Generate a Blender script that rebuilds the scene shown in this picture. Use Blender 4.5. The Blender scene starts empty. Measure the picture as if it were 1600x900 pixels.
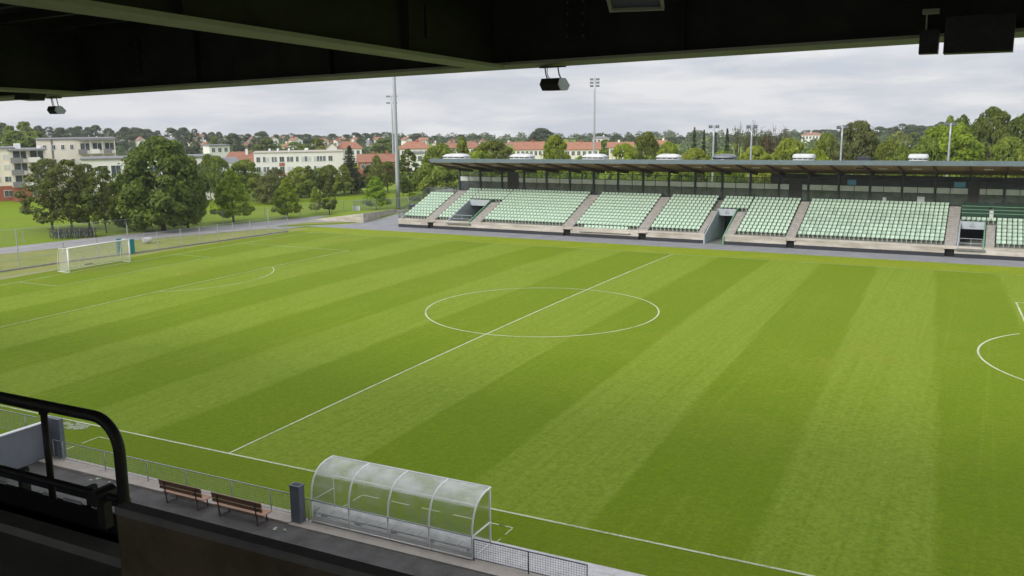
import bpy, math, random
import numpy as np
from mathutils import Vector, Matrix
rnd = random.Random(7)
scene = bpy.context.scene
COL = scene.collection
PI = math.pi

# ------------------------------------------------------------------ camera
CX, CY, CZ = 30.321, -63.873, 15.363
F = 1427.3
R2 = Vector((0.88957287, 0.45668633, -0.00988416))
U2 = Vector((-0.07605469, 0.16941263, 0.98260625))
FW = Vector((-0.45041735, 0.87334813, -0.18543802))
C0 = Vector((CX, CY, CZ))
cam = bpy.data.cameras.new('camera')
cam.sensor_width = 36; cam.lens = F / 1600 * 36
cam.clip_start = 0.05; cam.clip_end = 5000
co = bpy.data.objects.new('camera', cam); COL.objects.link(co)
co.matrix_world = Matrix(((R2.x, U2.x, -FW.x, CX), (R2.y, U2.y, -FW.y, CY), (R2.z, U2.z, -FW.z, CZ), (0, 0, 0, 1)))
scene.camera = co

def ray(u, v): return FW + R2 * ((u - 800) / F) - U2 * ((v - 450) / F)
def at(u, v, x=None, y=None, z=None):
    d = ray(u, v)
    k = (x - CX) / d.x if x is not None else ((y - CY) / d.y if y is not None else (z - CZ) / d.z)
    return C0 + d * k
def deep(u, v, t): return C0 + ray(u, v) * t

# ------------------------------------------------------------------ mesh helpers
class MB:
    def __init__(s): s.v = []; s.f = []; s.m = []
    def add(s, vs, fs, m=0):
        o = len(s.v); s.v += [tuple(p) for p in vs]; s.f += [tuple(i + o for i in f) for f in fs]; s.m += [m] * len(fs); return s
    def box(s, x0, x1, y0, y1, z0, z1, m=0):
        vs = [(x, y, z) for z in (z0, z1) for y in (y0, y1) for x in (x0, x1)]
        return s.add(vs, [(0, 2, 3, 1), (4, 5, 7, 6), (0, 1, 5, 4), (2, 6, 7, 3), (0, 4, 6, 2), (1, 3, 7, 5)], m)
    def cbox(s, x0, x1, y0, y1, z0, z1, c=.01, m=0):            # box with chamfered vertical edges and top
        ring = lambda i: [(x0 + i + c, y0 + i), (x1 - i - c, y0 + i), (x1 - i, y0 + i + c), (x1 - i, y1 - i - c), (x1 - i - c, y1 - i), (x0 + i + c, y1 - i), (x0 + i, y1 - i - c), (x0 + i, y0 + i + c)]
        vs = [(x, y, z0) for x, y in ring(0)] + [(x, y, z1 - c) for x, y in ring(0)] + [(x, y, z1) for x, y in ring(c * .7)]
        fs = [(i, (i + 1) % 8, (i + 1) % 8 + 8, i + 8) for i in range(8)] + [(i + 8, (i + 1) % 8 + 8, (i + 1) % 8 + 16, i + 16) for i in range(8)]
        fs += [tuple(range(16, 24)), tuple(reversed(range(8)))]
        return s.add(vs, fs, m)
    def bar(s, p, q, w, h, up=(0, 0, 1), m=0):
        p, q = Vector(p), Vector(q); d = (q - p).normalized(); up = Vector(up)
        if abs(d.dot(up)) > .98: up = Vector((0, 1, 0))
        a = d.cross(up).normalized() * w / 2; b = a.cross(d).normalized() * h / 2
        vs = [c + sa * a + sb * b for c in (p, q) for sa, sb in ((-1, -1), (1, -1), (1, 1), (-1, 1))]
        return s.add(vs, [(0, 1, 5, 4), (1, 2, 6, 5), (2, 3, 7, 6), (3, 0, 4, 7), (3, 2, 1, 0), (4, 5, 6, 7)], m)
    def tube(s, pts, r, n=8, m=0):
        pts = [Vector(p) for p in pts]; rs = r if isinstance(r, (list, tuple)) else [r] * len(pts)
        vs = []; prev = None
        for i, p in enumerate(pts):
            d = (pts[min(i + 1, len(pts) - 1)] - pts[max(i - 1, 0)]).normalized()
            if prev is None:
                a = d.cross(Vector((0, 0, 1)))
                if a.length < .05: a = d.cross(Vector((0, 1, 0)))
            else: a = prev - d * prev.dot(d)
            a.normalize(); prev = a; b = d.cross(a)
            vs += [p + (a * math.cos(2 * PI * k / n) + b * math.sin(2 * PI * k / n)) * rs[i] for k in range(n)]
        fs = [(i * n + k, i * n + (k + 1) % n, (i + 1) * n + (k + 1) % n, (i + 1) * n + k) for i in range(len(pts) - 1) for k in range(n)]
        fs += [tuple(reversed(range(n))), tuple(range((len(pts) - 1) * n, len(pts) * n))]
        return s.add(vs, fs, m)
    def prism(s, poly, axis, a, b, m=0):                         # polygon in the plane across axis, extruded from a to b
        n = len(poly)
        f = {'x': lambda p, t: (t, p[0], p[1]), 'y': lambda p, t: (p[0], t, p[1]), 'z': lambda p, t: (p[0], p[1], t)}[axis]
        vs = [f(p, a) for p in poly] + [f(p, b) for p in poly]
        return s.add(vs, [(i, (i + 1) % n, (i + 1) % n + n, i + n) for i in range(n)] + [tuple(reversed(range(n))), tuple(range(n, 2 * n))], m)
    def build(s, name, mats, parent=None, smooth=False, loc=None):
        me = bpy.data.meshes.new(name); me.from_pydata(s.v, [], s.f); 
        for m in (mats if isinstance(mats, (list, tuple)) else [mats]): me.materials.append(m)
        if len(me.materials) > 1: me.polygons.foreach_set('material_index', s.m)
        if smooth: me.polygons.foreach_set('use_smooth', [True] * len(me.polygons))
        import bmesh
        b = bmesh.new(); b.from_mesh(me); bmesh.ops.recalc_face_normals(b, faces=b.faces); b.to_mesh(me); b.free()
        me.update()
        o = bpy.data.objects.new(name, me); COL.objects.link(o)
        if parent: o.parent = parent
        if loc: o.location = loc
        return o
def tag(o, label=None, cat=None, group=None, kind=None):
    if label: o['label'] = label
    if cat: o['category'] = cat
    if group: o['group'] = group
    if kind: o['kind'] = kind
    return o
def thing(name, label, cat, loc=(0, 0, 0), rz=0, group=None):
    o = bpy.data.objects.new(name, None); COL.objects.link(o); o.empty_display_size = .2
    o.location = loc; o.rotation_euler = (0, 0, rz)
    return tag(o, label, cat, group)
KIDS = {}
def dup(root, loc, rz=0, label=None, group=None, scale=None):
    def cp(o, par):
        c = o.copy(); COL.objects.link(c)
        if par: c.parent = par
        for ch in list(o.children): cp(ch, c)
        return c
    r = cp(root, None); r.location = loc; r.rotation_euler = (0, 0, rz)
    if scale: r.scale = scale
    if label: r['label'] = label
    if group: r['group'] = group
    return r

# ------------------------------------------------------------------ materials
def mat(name, col, rough=.8, var=.12, scale=3., metal=0., bump=0., spec=.4, col2=None, streak=None, obj=False):
    m = bpy.data.materials.new(name); m.use_nodes = True
    nt = m.node_tree; N = nt.nodes; L = nt.links; p = N['Principled BSDF']
    p.inputs['Roughness'].default_value = rough; p.inputs['Metallic'].default_value = metal
    p.inputs['Specular IOR Level'].default_value = spec
    g = N.new('ShaderNodeTexCoord')
    mp = N.new('ShaderNodeMapping'); L.new(g.outputs['Object'], mp.inputs[0])
    if streak: mp.inputs['Scale'].default_value = streak
    n = N.new('ShaderNodeTexNoise'); n.inputs['Scale'].default_value = scale; n.inputs['Detail'].default_value = 6; n.inputs['Roughness'].default_value = .65
    L.new(mp.outputs[0], n.inputs['Vector'])
    r = N.new('ShaderNodeValToRGB'); L.new(n.outputs['Fac'], r.inputs[0])
    c2 = col2 or [min(1, c * (1 + var)) for c in col]; c1 = [c * (1 - var) for c in col] if not col2 else col
    r.color_ramp.elements[0].color = (*c1, 1); r.color_ramp.elements[1].color = (*c2, 1)
    r.color_ramp.elements[0].position = .3; r.color_ramp.elements[1].position = .7
    L.new(r.outputs[0], p.inputs['Base Color'])
    if obj:
        oi = N.new('ShaderNodeObjectInfo'); mm = N.new('ShaderNodeMapRange'); L.new(oi.outputs['Random'], mm.inputs[0])
        mm.inputs[3].default_value = .8; mm.inputs[4].default_value = 1.1
        hs = N.new('ShaderNodeHueSaturation'); L.new(mm.outputs[0], hs.inputs['Value']); L.new(r.outputs[0], hs.inputs['Color']); L.new(hs.outputs[0], p.inputs['Base Color'])
    if bump:
        b = N.new('ShaderNodeBump'); b.inputs['Strength'].default_value = bump; b.inputs['Distance'].default_value = .02
        L.new(n.outputs['Fac'], b.inputs['Height']); L.new(b.outputs[0], p.inputs['Normal'])
    return m
def glassy(name, tint, alpha, rough=.05, milk=(.7, .72, .72), scale=1.2, gloss=.12, noise_amt=.5, fres=.8):
    """thin sheet: see-through share, milky diffuse share with smears, fresnel gloss"""
    m = bpy.data.materials.new(name); m.use_nodes = True; nt = m.node_tree; N = nt.nodes; L = nt.links; N.clear()
    out = N.new('ShaderNodeOutputMaterial'); tr = N.new('ShaderNodeBsdfTransparent'); tr.inputs[0].default_value = (*tint, 1)
    df = N.new('ShaderNodeBsdfDiffuse'); df.inputs[0].default_value = (*milk, 1)
    gl = N.new('ShaderNodeBsdfGlossy'); gl.inputs['Roughness'].default_value = rough
    tc = N.new('ShaderNodeTexCoord'); no = N.new('ShaderNodeTexNoise'); no.inputs['Scale'].default_value = scale; no.inputs['Detail'].default_value = 5
    L.new(tc.outputs['Object'], no.inputs['Vector'])
    mr = N.new('ShaderNodeMapRange'); L.new(no.outputs['Fac'], mr.inputs[0]); mr.inputs[1].default_value = .35; mr.inputs[2].default_value = .75
    mr.inputs[3].default_value = max(0, alpha * (1 - noise_amt)); mr.inputs[4].default_value = min(1, alpha * (1 + noise_amt))
    a = N.new('ShaderNodeMixShader'); L.new(mr.outputs[0], a.inputs[0]); L.new(tr.outputs[0], a.inputs[1]); L.new(df.outputs[0], a.inputs[2])
    fr = N.new('ShaderNodeLayerWeight'); fr.inputs[0].default_value = .35
    mm = N.new('ShaderNodeMath'); mm.operation = 'MULTIPLY_ADD'; L.new(fr.outputs['Fresnel'], mm.inputs[0]); mm.inputs[1].default_value = fres; mm.inputs[2].default_value = gloss
    mm.use_clamp = True
    b = N.new('ShaderNodeMixShader'); L.new(mm.outputs[0], b.inputs[0]); L.new(a.outputs[0], b.inputs[1]); L.new(gl.outputs[0], b.inputs[2])
    L.new(b.outputs[0], out.inputs[0]); return m
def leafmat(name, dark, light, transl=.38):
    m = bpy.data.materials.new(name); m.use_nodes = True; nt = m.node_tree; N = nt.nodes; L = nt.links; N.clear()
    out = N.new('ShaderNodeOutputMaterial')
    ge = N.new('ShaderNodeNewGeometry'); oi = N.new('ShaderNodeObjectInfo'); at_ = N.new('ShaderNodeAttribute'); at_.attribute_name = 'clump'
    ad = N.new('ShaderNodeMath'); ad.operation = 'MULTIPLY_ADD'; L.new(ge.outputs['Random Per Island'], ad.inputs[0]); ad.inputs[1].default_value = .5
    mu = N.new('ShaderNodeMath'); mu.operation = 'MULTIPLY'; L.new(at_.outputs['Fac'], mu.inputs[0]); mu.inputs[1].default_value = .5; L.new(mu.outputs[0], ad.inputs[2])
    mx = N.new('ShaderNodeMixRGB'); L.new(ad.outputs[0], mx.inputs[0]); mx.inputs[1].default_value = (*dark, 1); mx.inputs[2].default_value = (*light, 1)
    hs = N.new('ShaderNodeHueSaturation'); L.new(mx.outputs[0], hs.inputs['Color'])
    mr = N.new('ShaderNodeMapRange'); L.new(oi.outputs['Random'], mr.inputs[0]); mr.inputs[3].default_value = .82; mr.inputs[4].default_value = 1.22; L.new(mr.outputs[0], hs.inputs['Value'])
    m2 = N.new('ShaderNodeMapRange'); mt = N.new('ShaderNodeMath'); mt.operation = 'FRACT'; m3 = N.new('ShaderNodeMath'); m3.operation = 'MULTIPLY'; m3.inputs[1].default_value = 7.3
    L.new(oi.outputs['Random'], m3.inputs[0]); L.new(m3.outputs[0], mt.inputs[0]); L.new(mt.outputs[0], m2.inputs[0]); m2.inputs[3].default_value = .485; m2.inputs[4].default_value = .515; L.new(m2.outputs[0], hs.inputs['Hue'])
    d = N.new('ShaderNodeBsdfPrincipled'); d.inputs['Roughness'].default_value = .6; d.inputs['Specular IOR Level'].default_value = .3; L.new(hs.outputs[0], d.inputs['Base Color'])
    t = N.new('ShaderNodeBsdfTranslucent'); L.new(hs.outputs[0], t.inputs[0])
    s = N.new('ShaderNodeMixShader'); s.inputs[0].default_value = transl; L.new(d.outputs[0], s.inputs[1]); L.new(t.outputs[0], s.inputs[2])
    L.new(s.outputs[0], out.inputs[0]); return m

M = dict(
    concrete=mat('concrete', (.30, .27, .21), .9, scale=1.0, col2=(.60, .56, .50), bump=.2, streak=(.35, 1, 1.6)),
    concrete_step=mat('concrete_step', (.14, .145, .125), .9, scale=2.2, col2=(.22, .22, .195), bump=.2),  # terrace concrete, darkened to put the shade between seats into its colour
    stairs=mat('stair_concrete', (.27, .255, .23), .9, scale=2.0, col2=(.42, .40, .37), bump=.2),
    concrete_dark=mat('concrete_dark', (.20, .19, .18), .9, scale=1.6, col2=(.32, .31, .29), bump=.3),
    parapet=mat('parapet', (.10, .08, .045), .9, scale=1.6, col2=(.27, .215, .135), bump=.3),
    plinth=mat('plinth', (.02, .024, .03), .6, scale=2),
    seat=mat('seat_plastic', (.38, .51, .39), .45, scale=1.9, col2=(.47, .61, .48), spec=.5, obj=True),
    darkseat=mat('dark_green', (.012, .045, .022), .5, scale=1.5),
    roofblue=mat('roof_metal', (.13, .17, .19), .5, scale=1.5, metal=.2),
    plywood=mat('plywood', (.27, .15, .064), .7, scale=1.3, col2=(.40, .23, .105), streak=(1, .2, 1)),
    beamwood=mat('beam_wood', (.085, .05, .03), .7, scale=2),
    darkmetal=mat('dark_metal', (.03, .033, .036), .5, scale=2),
    blackpaint=mat('black_paint', (.018, .018, .016), .5, scale=11, col2=(.045, .042, .036), bump=.15),
    girder=mat('girder_paint', (.030, .030, .024), .7, scale=1.6, col2=(.055, .052, .040)),
    flange=mat('flange_paint', (.42, .44, .30), .6, scale=1.5, col2=(.52, .53, .38)),
    galv=mat('galvanised_steel', (.36, .39, .42), .45, scale=4, metal=.5, col2=(.48, .51, .54)),
    galvdark=mat('dull_steel', (.14, .15, .165), .5, scale=4, metal=.4),
    white=mat('white_paint', (.80, .81, .80), .4, scale=4, var=.05),
    offwhite=mat('vent_plastic', (.50, .51, .50), .5, scale=1.5, col2=(.66, .67, .66)),
    ventgrey=mat('vent_grey', (.16, .18, .19), .4, scale=1.5, metal=.3),
    vomgrey=mat('grey_panel', (.36, .40, .43), .6, scale=1.2, col2=(.45, .49, .52)),
    rampgrey=mat('grey_render', (.15, .165, .19), .7, scale=.7, col2=(.22, .235, .26), bump=.1),
    vomgreen=mat('green_panel', (.16, .34, .20), .6, scale=1.2),
    black=mat('black_void', (.008, .008, .008), .9, scale=1),
    asphalt=mat('asphalt', (.21, .215, .225), .9, scale=.5, col2=(.29, .295, .305), bump=.2),
    asphalt_near=mat('asphalt_near', (.060, .058, .055), .92, scale=1.3, col2=(.115, .112, .106), bump=.4),  # forecourt asphalt, stand's shade put into the darker colour
    path=mat('path_asphalt', (.26, .25, .25), .9, scale=.4, col2=(.33, .32, .315)),
    paving=mat('paving', (.34, .30, .26), .85, scale=1.6, col2=(.46, .415, .36), bump=.2),
    slabs=mat('pale_slabs', (.48, .47, .46), .85, scale=2.4, col2=(.66, .65, .64), bump=.2),
    dirt=mat('dirt', (.28, .26, .17), .95, scale=.35, col2=(.20, .23, .09)),
    drygrass=mat('dry_grass', (.17, .21, .03), .95, scale=.3, col2=(.27, .265, .075)),
    wood=mat('bench_wood', (.36, .20, .125), .6, scale=3, col2=(.48, .30, .20), streak=(.3, 6, 6)),
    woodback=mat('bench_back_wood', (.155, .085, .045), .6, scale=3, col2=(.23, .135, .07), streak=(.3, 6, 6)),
    rust=mat('bench_iron', (.09, .055, .045), .7, scale=6),
    box=mat('grey_box', (.10, .115, .14), .5, scale=3, col2=(.15, .17, .20)),
    plaster=mat('white_plaster', (.72, .70, .66), .85, scale=.25, col2=(.82, .80, .76)),
    plaster2=mat('cream_plaster', (.72, .67, .57), .85, scale=.2, col2=(.80, .75, .66)),
    brick=mat('brick', (.30, .10, .06), .85, scale=.8, col2=(.38, .14, .085)),
    rooftile=mat('roof_tiles', (.29, .125, .075), .8, scale=.7, col2=(.39, .19, .12), streak=(1, 1, 3), obj=True),
    rooffar=mat('far_roof_tiles', (.27, .135, .092), .85, scale=.5, col2=(.36, .20, .14), obj=True),
    greyroof=mat('grey_roof', (.22, .22, .23), .7, scale=.5),
    pane=mat('window_glass', (.03, .04, .05), .12, scale=.6, col2=(.14, .16, .18), spec=.6),
    blind=mat('window_blind', (.55, .56, .55), .6, scale=1),
    teal=mat('teal_fabric', (.015, .20, .22), .6, scale=2),
    bark=mat('bark', (.055, .042, .03), .9, scale=6, col2=(.10, .08, .06), bump=.4),
    rubber=mat('rubber', (.02, .02, .022), .7, scale=8),
    paper=mat('slot_glint', (.55, .62, .58), .5, scale=5),  # pale colour imitating light that shows through the board's top slots
    chalk=mat('chalk', (.22, .27, .13), .95, scale=2.5, col2=(.45, .47, .38)),
)
M['dugout'] = glassy('dugout_plastic', (.93, .95, .94), .20, rough=.18, milk=(.74, .76, .76), scale=1.6, gloss=.04, noise_amt=.7)
M['dugout_top'] = glassy('sky_whitened_plastic', (.93, .95, .94), .56, rough=.15, milk=(.70, .71, .70), scale=1.1, gloss=.06, noise_amt=.5)  # curved top panel: sky reflection put into the milky white share
M['stripglass'] = glassy('upper_glass', (.82, .86, .82), .02, rough=.03, gloss=.02, fres=.3)
M['frosted'] = glassy('frosted_glass', (.75, .8, .78), .75, rough=.25, milk=(.80, .84, .82), gloss=.05, noise_amt=.12)
M['darkglass'] = glassy('dark_glass', (.10, .11, .12), .8, rough=.12, milk=(.10, .12, .135), gloss=.06)
M['netmesh'] = glassy('mesh_panel', (1, 1, 1), .30, rough=.5, milk=(.22, .26, .26), gloss=0, noise_amt=.2, fres=0)
M['chainlink'] = glassy('chain_link', (1, 1, 1), .10, rough=.5, milk=(.4, .42, .44), gloss=0, noise_amt=.3, fres=0)

# pitch turf: mown stripes across the field (nap direction changes the blade colour), mottled
def turf(name, pitch=True):
    m = bpy.data.materials.new(name); m.use_nodes = True; nt = m.node_tree; N = nt.nodes; L = nt.links; p = N['Principled BSDF']
    p.inputs['Roughness'].default_value = .75; p.inputs['Specular IOR Level'].default_value = .06
    tc = N.new('ShaderNodeTexCoord'); sp = N.new('ShaderNodeSeparateXYZ'); L.new(tc.outputs['Object'], sp.inputs[0])
    def math_(op, a, b=None, c=None, clamp=False):
        n = N.new('ShaderNodeMath'); n.operation = op; n.use_clamp = clamp
        for i, q in enumerate((a, b, c)):
            if q is None: continue
            if isinstance(q, (int, float)): n.inputs[i].default_value = q
            else: L.new(q, n.inputs[i])
        return n.outputs[0]
    def noise(scale, det=4, vec=(1, 1, 1), rough=.6, off=(0, 0, 0)):
        mp = N.new('ShaderNodeMapping'); mp.inputs['Scale'].default_value = vec; mp.inputs['Location'].default_value = off; L.new(tc.outputs['Object'], mp.inputs[0])
        n = N.new('ShaderNodeTexNoise'); n.inputs['Scale'].default_value = scale; n.inputs['Detail'].default_value = det; n.inputs['Roughness'].default_value = rough
        L.new(mp.outputs[0], n.inputs['Vector']); return n.outputs['Fac']
    def mix(f, a, b, typ='MIX'):
        n = N.new('ShaderNodeMixRGB'); n.blend_type = typ
        if isinstance(f, (int, float)): n.inputs[0].default_value = f
        else: L.new(f, n.inputs[0])
        for i, q in ((1, a), (2, b)):
            if isinstance(q, tuple): n.inputs[i].default_value = (*q, 1)
            else: L.new(q, n.inputs[i])
        return n.outputs[0]
    def rng(v, a, b, c=0., d=1.):
        n = N.new('ShaderNodeMapRange'); L.new(v, n.inputs[0]); n.inputs[1].default_value = a; n.inputs[2].default_value = b; n.inputs[3].default_value = c; n.inputs[4].default_value = d; return n.outputs[0]
    big = noise(.06, 4); med = noise(.35, 5); fine = noise(5.5, 6, rough=.75); blade = noise(16, 3, rough=.7)
    if pitch:
        x, y = sp.outputs[0], sp.outputs[1]
        wob = math_('MULTIPLY_ADD', noise(.6, 5, rough=.75), .5, -.25)
        xw = math_('ADD', x, wob)
        isr = math_('GREATER_THAN', xw, 0.)
        per = math_('MULTIPLY_ADD', isr, -.27, 5.62)
        fan = math_('MULTIPLY_ADD', math_('MULTIPLY', math_('SUBTRACT', 34., y), .12 / 66), isr, 1.)
        ph = math_('DIVIDE', math_('DIVIDE', xw, fan), per)
        st = math_('SINE', math_('MULTIPLY', ph, PI))
        sm = rng(st, -.13, .13)                                             # right of halfway line is pale
        inn = math_('MULTIPLY', rng(math_('ABSOLUTE', y), 34.15, 33.9), rng(math_('ABSOLUTE', x), 50.9, 50.6))
        track = noise(1.0, 3, vec=(3.2, .04, 1))                            # mower wheel tracks along each stripe
        left = rng(x, 2., -14.); sm = math_('ADD', sm, math_('MULTIPLY', math_('MULTIPLY_ADD', noise(.17, 4, vec=(1, .5, 1), rough=.7), 2.6, -1.3), left))
        sm2 = math_('ADD', sm, math_('MULTIPLY_ADD', track, 2.2, -1.2), clamp=True)
        stripe = mix(sm2, (.146, .232, .001), (.236, .328, .033))
        apron = mix(rng(y, 33., 35.), (.145, .215, .003), mix(rng(med, .35, .65), (.25, .335, .012), (.34, .39, .028)))
        base = mix(inn, apron, stripe)
        ypatch = math_('MULTIPLY', rng(big, .46, .66), rng(med, .38, .66))
        base = mix(math_('MULTIPLY', ypatch, .6), base, (.27, .28, .030))
        gm = math_('MULTIPLY', rng(x, -43., -50.), rng(math_('ABSOLUTE', y), 5.5, 1.5)); base = mix(math_('MULTIPLY', gm, rng(noise(.8, 5), .35, .65, .1, .75)), base, (.21, .20, .06))
        worn = math_('MULTIPLY', rng(x, -30., -44.), rng(noise(.22, 4, off=(9, 3, 0)), .5, .7))
        base = mix(math_('MULTIPLY', worn, .55), base, (.19, .20, .02))
    else:
        base = mix(rng(med, .3, .7), (.165, .265, .010), (.235, .335, .020))
        dry = math_('MULTIPLY', rng(big, .5, .68), .5)
        base = mix(dry, base, (.22, .22, .06))
    grain = noise(3.2, 8, rough=.85)
    base = mix(rng(grain, .36, .64, .0, .68), base, (.078, .136, .001))
    base = mix(rng(fine, .35, .72, .0, .5), base, (.060, .110, .004))
    base = mix(math_('MULTIPLY', rng(blade, .52, .8), .38), base, (.27, .33, .07))
    L.new(base, p.inputs['Base Color']); p.inputs['Sheen Weight'].default_value = .10; p.inputs['Sheen Roughness'].default_value = .5; p.inputs['Sheen Tint'].default_value = (.75, .85, .08, 1)
    b = N.new('ShaderNodeBump'); b.inputs['Strength'].default_value = .55; b.inputs['Distance'].default_value = .05; L.new(fine, b.inputs['Height']); L.new(b.outputs[0], p.inputs['Normal'])
    return m
M['turf'] = turf('mown_turf'); M['park'] = turf('park_grass', False)

def chalkmat():
    m = bpy.data.materials.new('line_paint'); m.use_nodes = True; nt = m.node_tree; N = nt.nodes; L = nt.links; p = N['Principled BSDF']
    p.inputs['Roughness'].default_value = .85; p.inputs['Base Color'].default_value = (.58, .63, .42, 1)
    tc = N.new('ShaderNodeTexCoord'); n = N.new('ShaderNodeTexNoise'); n.inputs['Scale'].default_value = 7; n.inputs['Detail'].default_value = 5; L.new(tc.outputs['Object'], n.inputs['Vector'])
    n2 = N.new('ShaderNodeTexNoise'); n2.inputs['Scale'].default_value = .4; L.new(tc.outputs['Object'], n2.inputs['Vector'])
    ad = N.new('ShaderNodeMath'); ad.operation = 'ADD'; L.new(n.outputs['Fac'], ad.inputs[0]); L.new(n2.outputs['Fac'], ad.inputs[1])
    mr = N.new('ShaderNodeMapRange'); L.new(ad.outputs[0], mr.inputs[0]); mr.inputs[1].default_value = .6; mr.inputs[2].default_value = 1.05; mr.inputs[3].default_value = .22; mr.inputs[4].default_value = .9
    L.new(mr.outputs[0], p.inputs['Alpha']); return m
M['line'] = chalkmat()

# ------------------------------------------------------------------ world, sun
SUN_EL, SUN_AZ = math.radians(27), math.radians(198)      # azimuth of the sun, clockwise from +Y
w = bpy.data.worlds.new('World'); scene.world = w; w.use_nodes = True
nt = w.node_tree; N = nt.nodes; L = nt.links; N.clear()
out = N.new('ShaderNodeOutputWorld'); bg = N.new('ShaderNodeBackground'); bg.inputs['Strength'].default_value = .1
sky = N.new('ShaderNodeTexSky'); sky.sky_type = 'NISHITA'; sky.sun_disc = False; sky.sun_elevation = SUN_EL; sky.sun_rotation = SUN_AZ
tc = N.new('ShaderNodeTexCoord'); sp = N.new('ShaderNodeSeparateXYZ'); L.new(tc.outputs['Generated'], sp.inputs[0])
mx0 = N.new('ShaderNodeMath'); mx0.operation = 'MAXIMUM'; L.new(sp.outputs[2], mx0.inputs[0]); mx0.inputs[1].default_value = .03
cb = N.new('ShaderNodeCombineXYZ'); L.new(sp.outputs[0], cb.inputs[0]); L.new(sp.outputs[1], cb.inputs[1]); L.new(mx0.outputs[0], cb.inputs[2])
L.new(cb.outputs[0], sky.inputs[0])
pl = N.new('ShaderNodeMapping'); pl.inputs['Scale'].default_value = (1, 1, 6.0); L.new(tc.outputs['Generated'], pl.inputs[0])
n1 = N.new('ShaderNodeTexNoise'); n1.inputs['Scale'].default_value = 6.0; n1.inputs['Detail'].default_value = 8; n1.inputs['Roughness'].default_value = .55; n1.inputs['Distortion'].default_value = .25; L.new(pl.outputs[0], n1.inputs['Vector'])
cr = N.new('ShaderNodeValToRGB'); L.new(n1.outputs['Fac'], cr.inputs[0])
e = cr.color_ramp.elements; e[0].position = .38; e[0].color = (6.1, 6.5, 7.4, 1); e[1].position = .61; e[1].color = (9.0, 8.95, 9.2, 1)
e2 = cr.color_ramp.elements.new(.50); e2.color = (7.4, 7.55, 8.1, 1)
# overcast sky: zenith about three times as bright as the horizon
zz = N.new('ShaderNodeMath'); zz.operation = 'MULTIPLY_ADD'; L.new(mx0.outputs[0], zz.inputs[0]); zz.inputs[1].default_value = .75; zz.inputs[2].default_value = .91
ml = N.new('ShaderNodeVectorMath'); ml.operation = 'SCALE'; L.new(cr.outputs[0], ml.inputs[0]); L.new(zz.outputs[0], ml.inputs[3])
mxs = N.new('ShaderNodeMixRGB'); mxs.inputs[0].default_value = .9; L.new(sky.outputs[0], mxs.inputs[1]); L.new(ml.outputs[0], mxs.inputs[2])
L.new(mxs.outputs[0], bg.inputs['Color']); L.new(bg.outputs[0], out.inputs[0])
sl = bpy.data.lights.new('sun', 'SUN'); sl.energy = 2.5; sl.angle = math.radians(12); sl.color = (1, .96, .9)
so = bpy.data.objects.new('sun', sl); COL.objects.link(so)
sd = Vector((math.sin(SUN_AZ) * math.cos(SUN_EL), math.cos(SUN_AZ) * math.cos(SUN_EL), math.sin(SUN_EL)))
so.rotation_euler = (-sd).to_track_quat('-Z', 'Y').to_euler(); so.location = (0, -60, 90)
vs = scene.view_settings; vs.view_transform = 'Standard'; vs.look = 'None'; vs.exposure = .06; vs.gamma = 1; vs.use_curve_mapping = False

# ------------------------------------------------------------------ the ground
def ground_z(x, y):
    d = math.hypot(x - CX, y - CY); z = -.05
    if d > 640: z -= (d - 640) * .05
    return z
b = MB(); nx, ny = 90, 80
xs = [-1300 + 2300 * i / nx for i in range(nx + 1)]; ys = [-260 + 1560 * j / ny for j in range(ny + 1)]
b.add([(x, y, ground_z(x, y)) for y in ys for x in xs], [(j * (nx + 1) + i, j * (nx + 1) + i + 1, (j + 1) * (nx + 1) + i + 1, (j + 1) * (nx + 1) + i) for j in range(ny) for i in range(nx)])
tag(b.build('ground', M['park'], smooth=True), kind='structure')

HW = 34.0; HLL = 50.65; CROWN = .29
def cz(y): return CROWN * max(0, 1 - (y / HW) ** 2)
b = MB(); ys = [-37.9, -36] + [-34 + 68 * j / 40 for j in range(41)] + [36, 39.25]; xs = [-53.5, -30, -10, 10, 30, 56]
b.add([(x, y, cz(y)) for y in ys for x in xs], [(j * 6 + i, j * 6 + i + 1, (j + 1) * 6 + i + 1, (j + 1) * 6 + i) for j in range(len(ys) - 1) for i in range(5)])
tag(b.build('pitch', M['turf'], smooth=True), kind='structure')

def sheet(name, poly, z, m, kind='structure'):
    b = MB(); b.add([(x, y, z) for x, y in poly], [tuple(range(len(poly)))])
    return tag(b.build(name, m), kind=kind)
# painted markings, laid over the crown
b = MB()
def stripe(pts, wd=.12, closed=False, lift=.012):
    n = len(pts)
    for i in range(n if closed else n - 1):
        p, q = Vector(pts[i]).to_2d(), Vector(pts[(i + 1) % n]).to_2d()
        d = (q - p).normalized(); k = Vector((-d.y, d.x)) * wd / 2; e_ = d * (.0 if closed else 0)
        vs_ = [p - k, q - k, q + k, p + k]
        b.add([(a.x, a.y, cz(a.y) + lift) for a in vs_], [(0, 1, 2, 3)])
def seg(p, q, wd=.12, n=None):
    p, q = Vector(p), Vector(q); n = n or max(1, int(abs(q.y - p.y) / 1.7))
    stripe([p.lerp(q, i / n) for i in range(n + 1)], wd)
seg((-HLL, -34), (54, -34), .12); seg((-HLL, 34), (54, 34), .08)
seg((-HLL, -33.94), (-HLL, 33.95), .09); seg((-.05, -33.94), (.1, 33.95), .115)
stripe([(9.15 * math.cos(a * PI / 48), 9.15 * math.sin(a * PI / 48)) for a in range(96)], .115, True, .016)
L16, L55 = -HLL + 16.3, -HLL + 5.5
seg((-HLL + .07, 20.5), (L16, 20.5), .09); seg((L16, 20.44), (L16, -24.2), .09); seg((-HLL + .07, -24.2), (L16 - .06, -24.2), .09)
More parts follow.
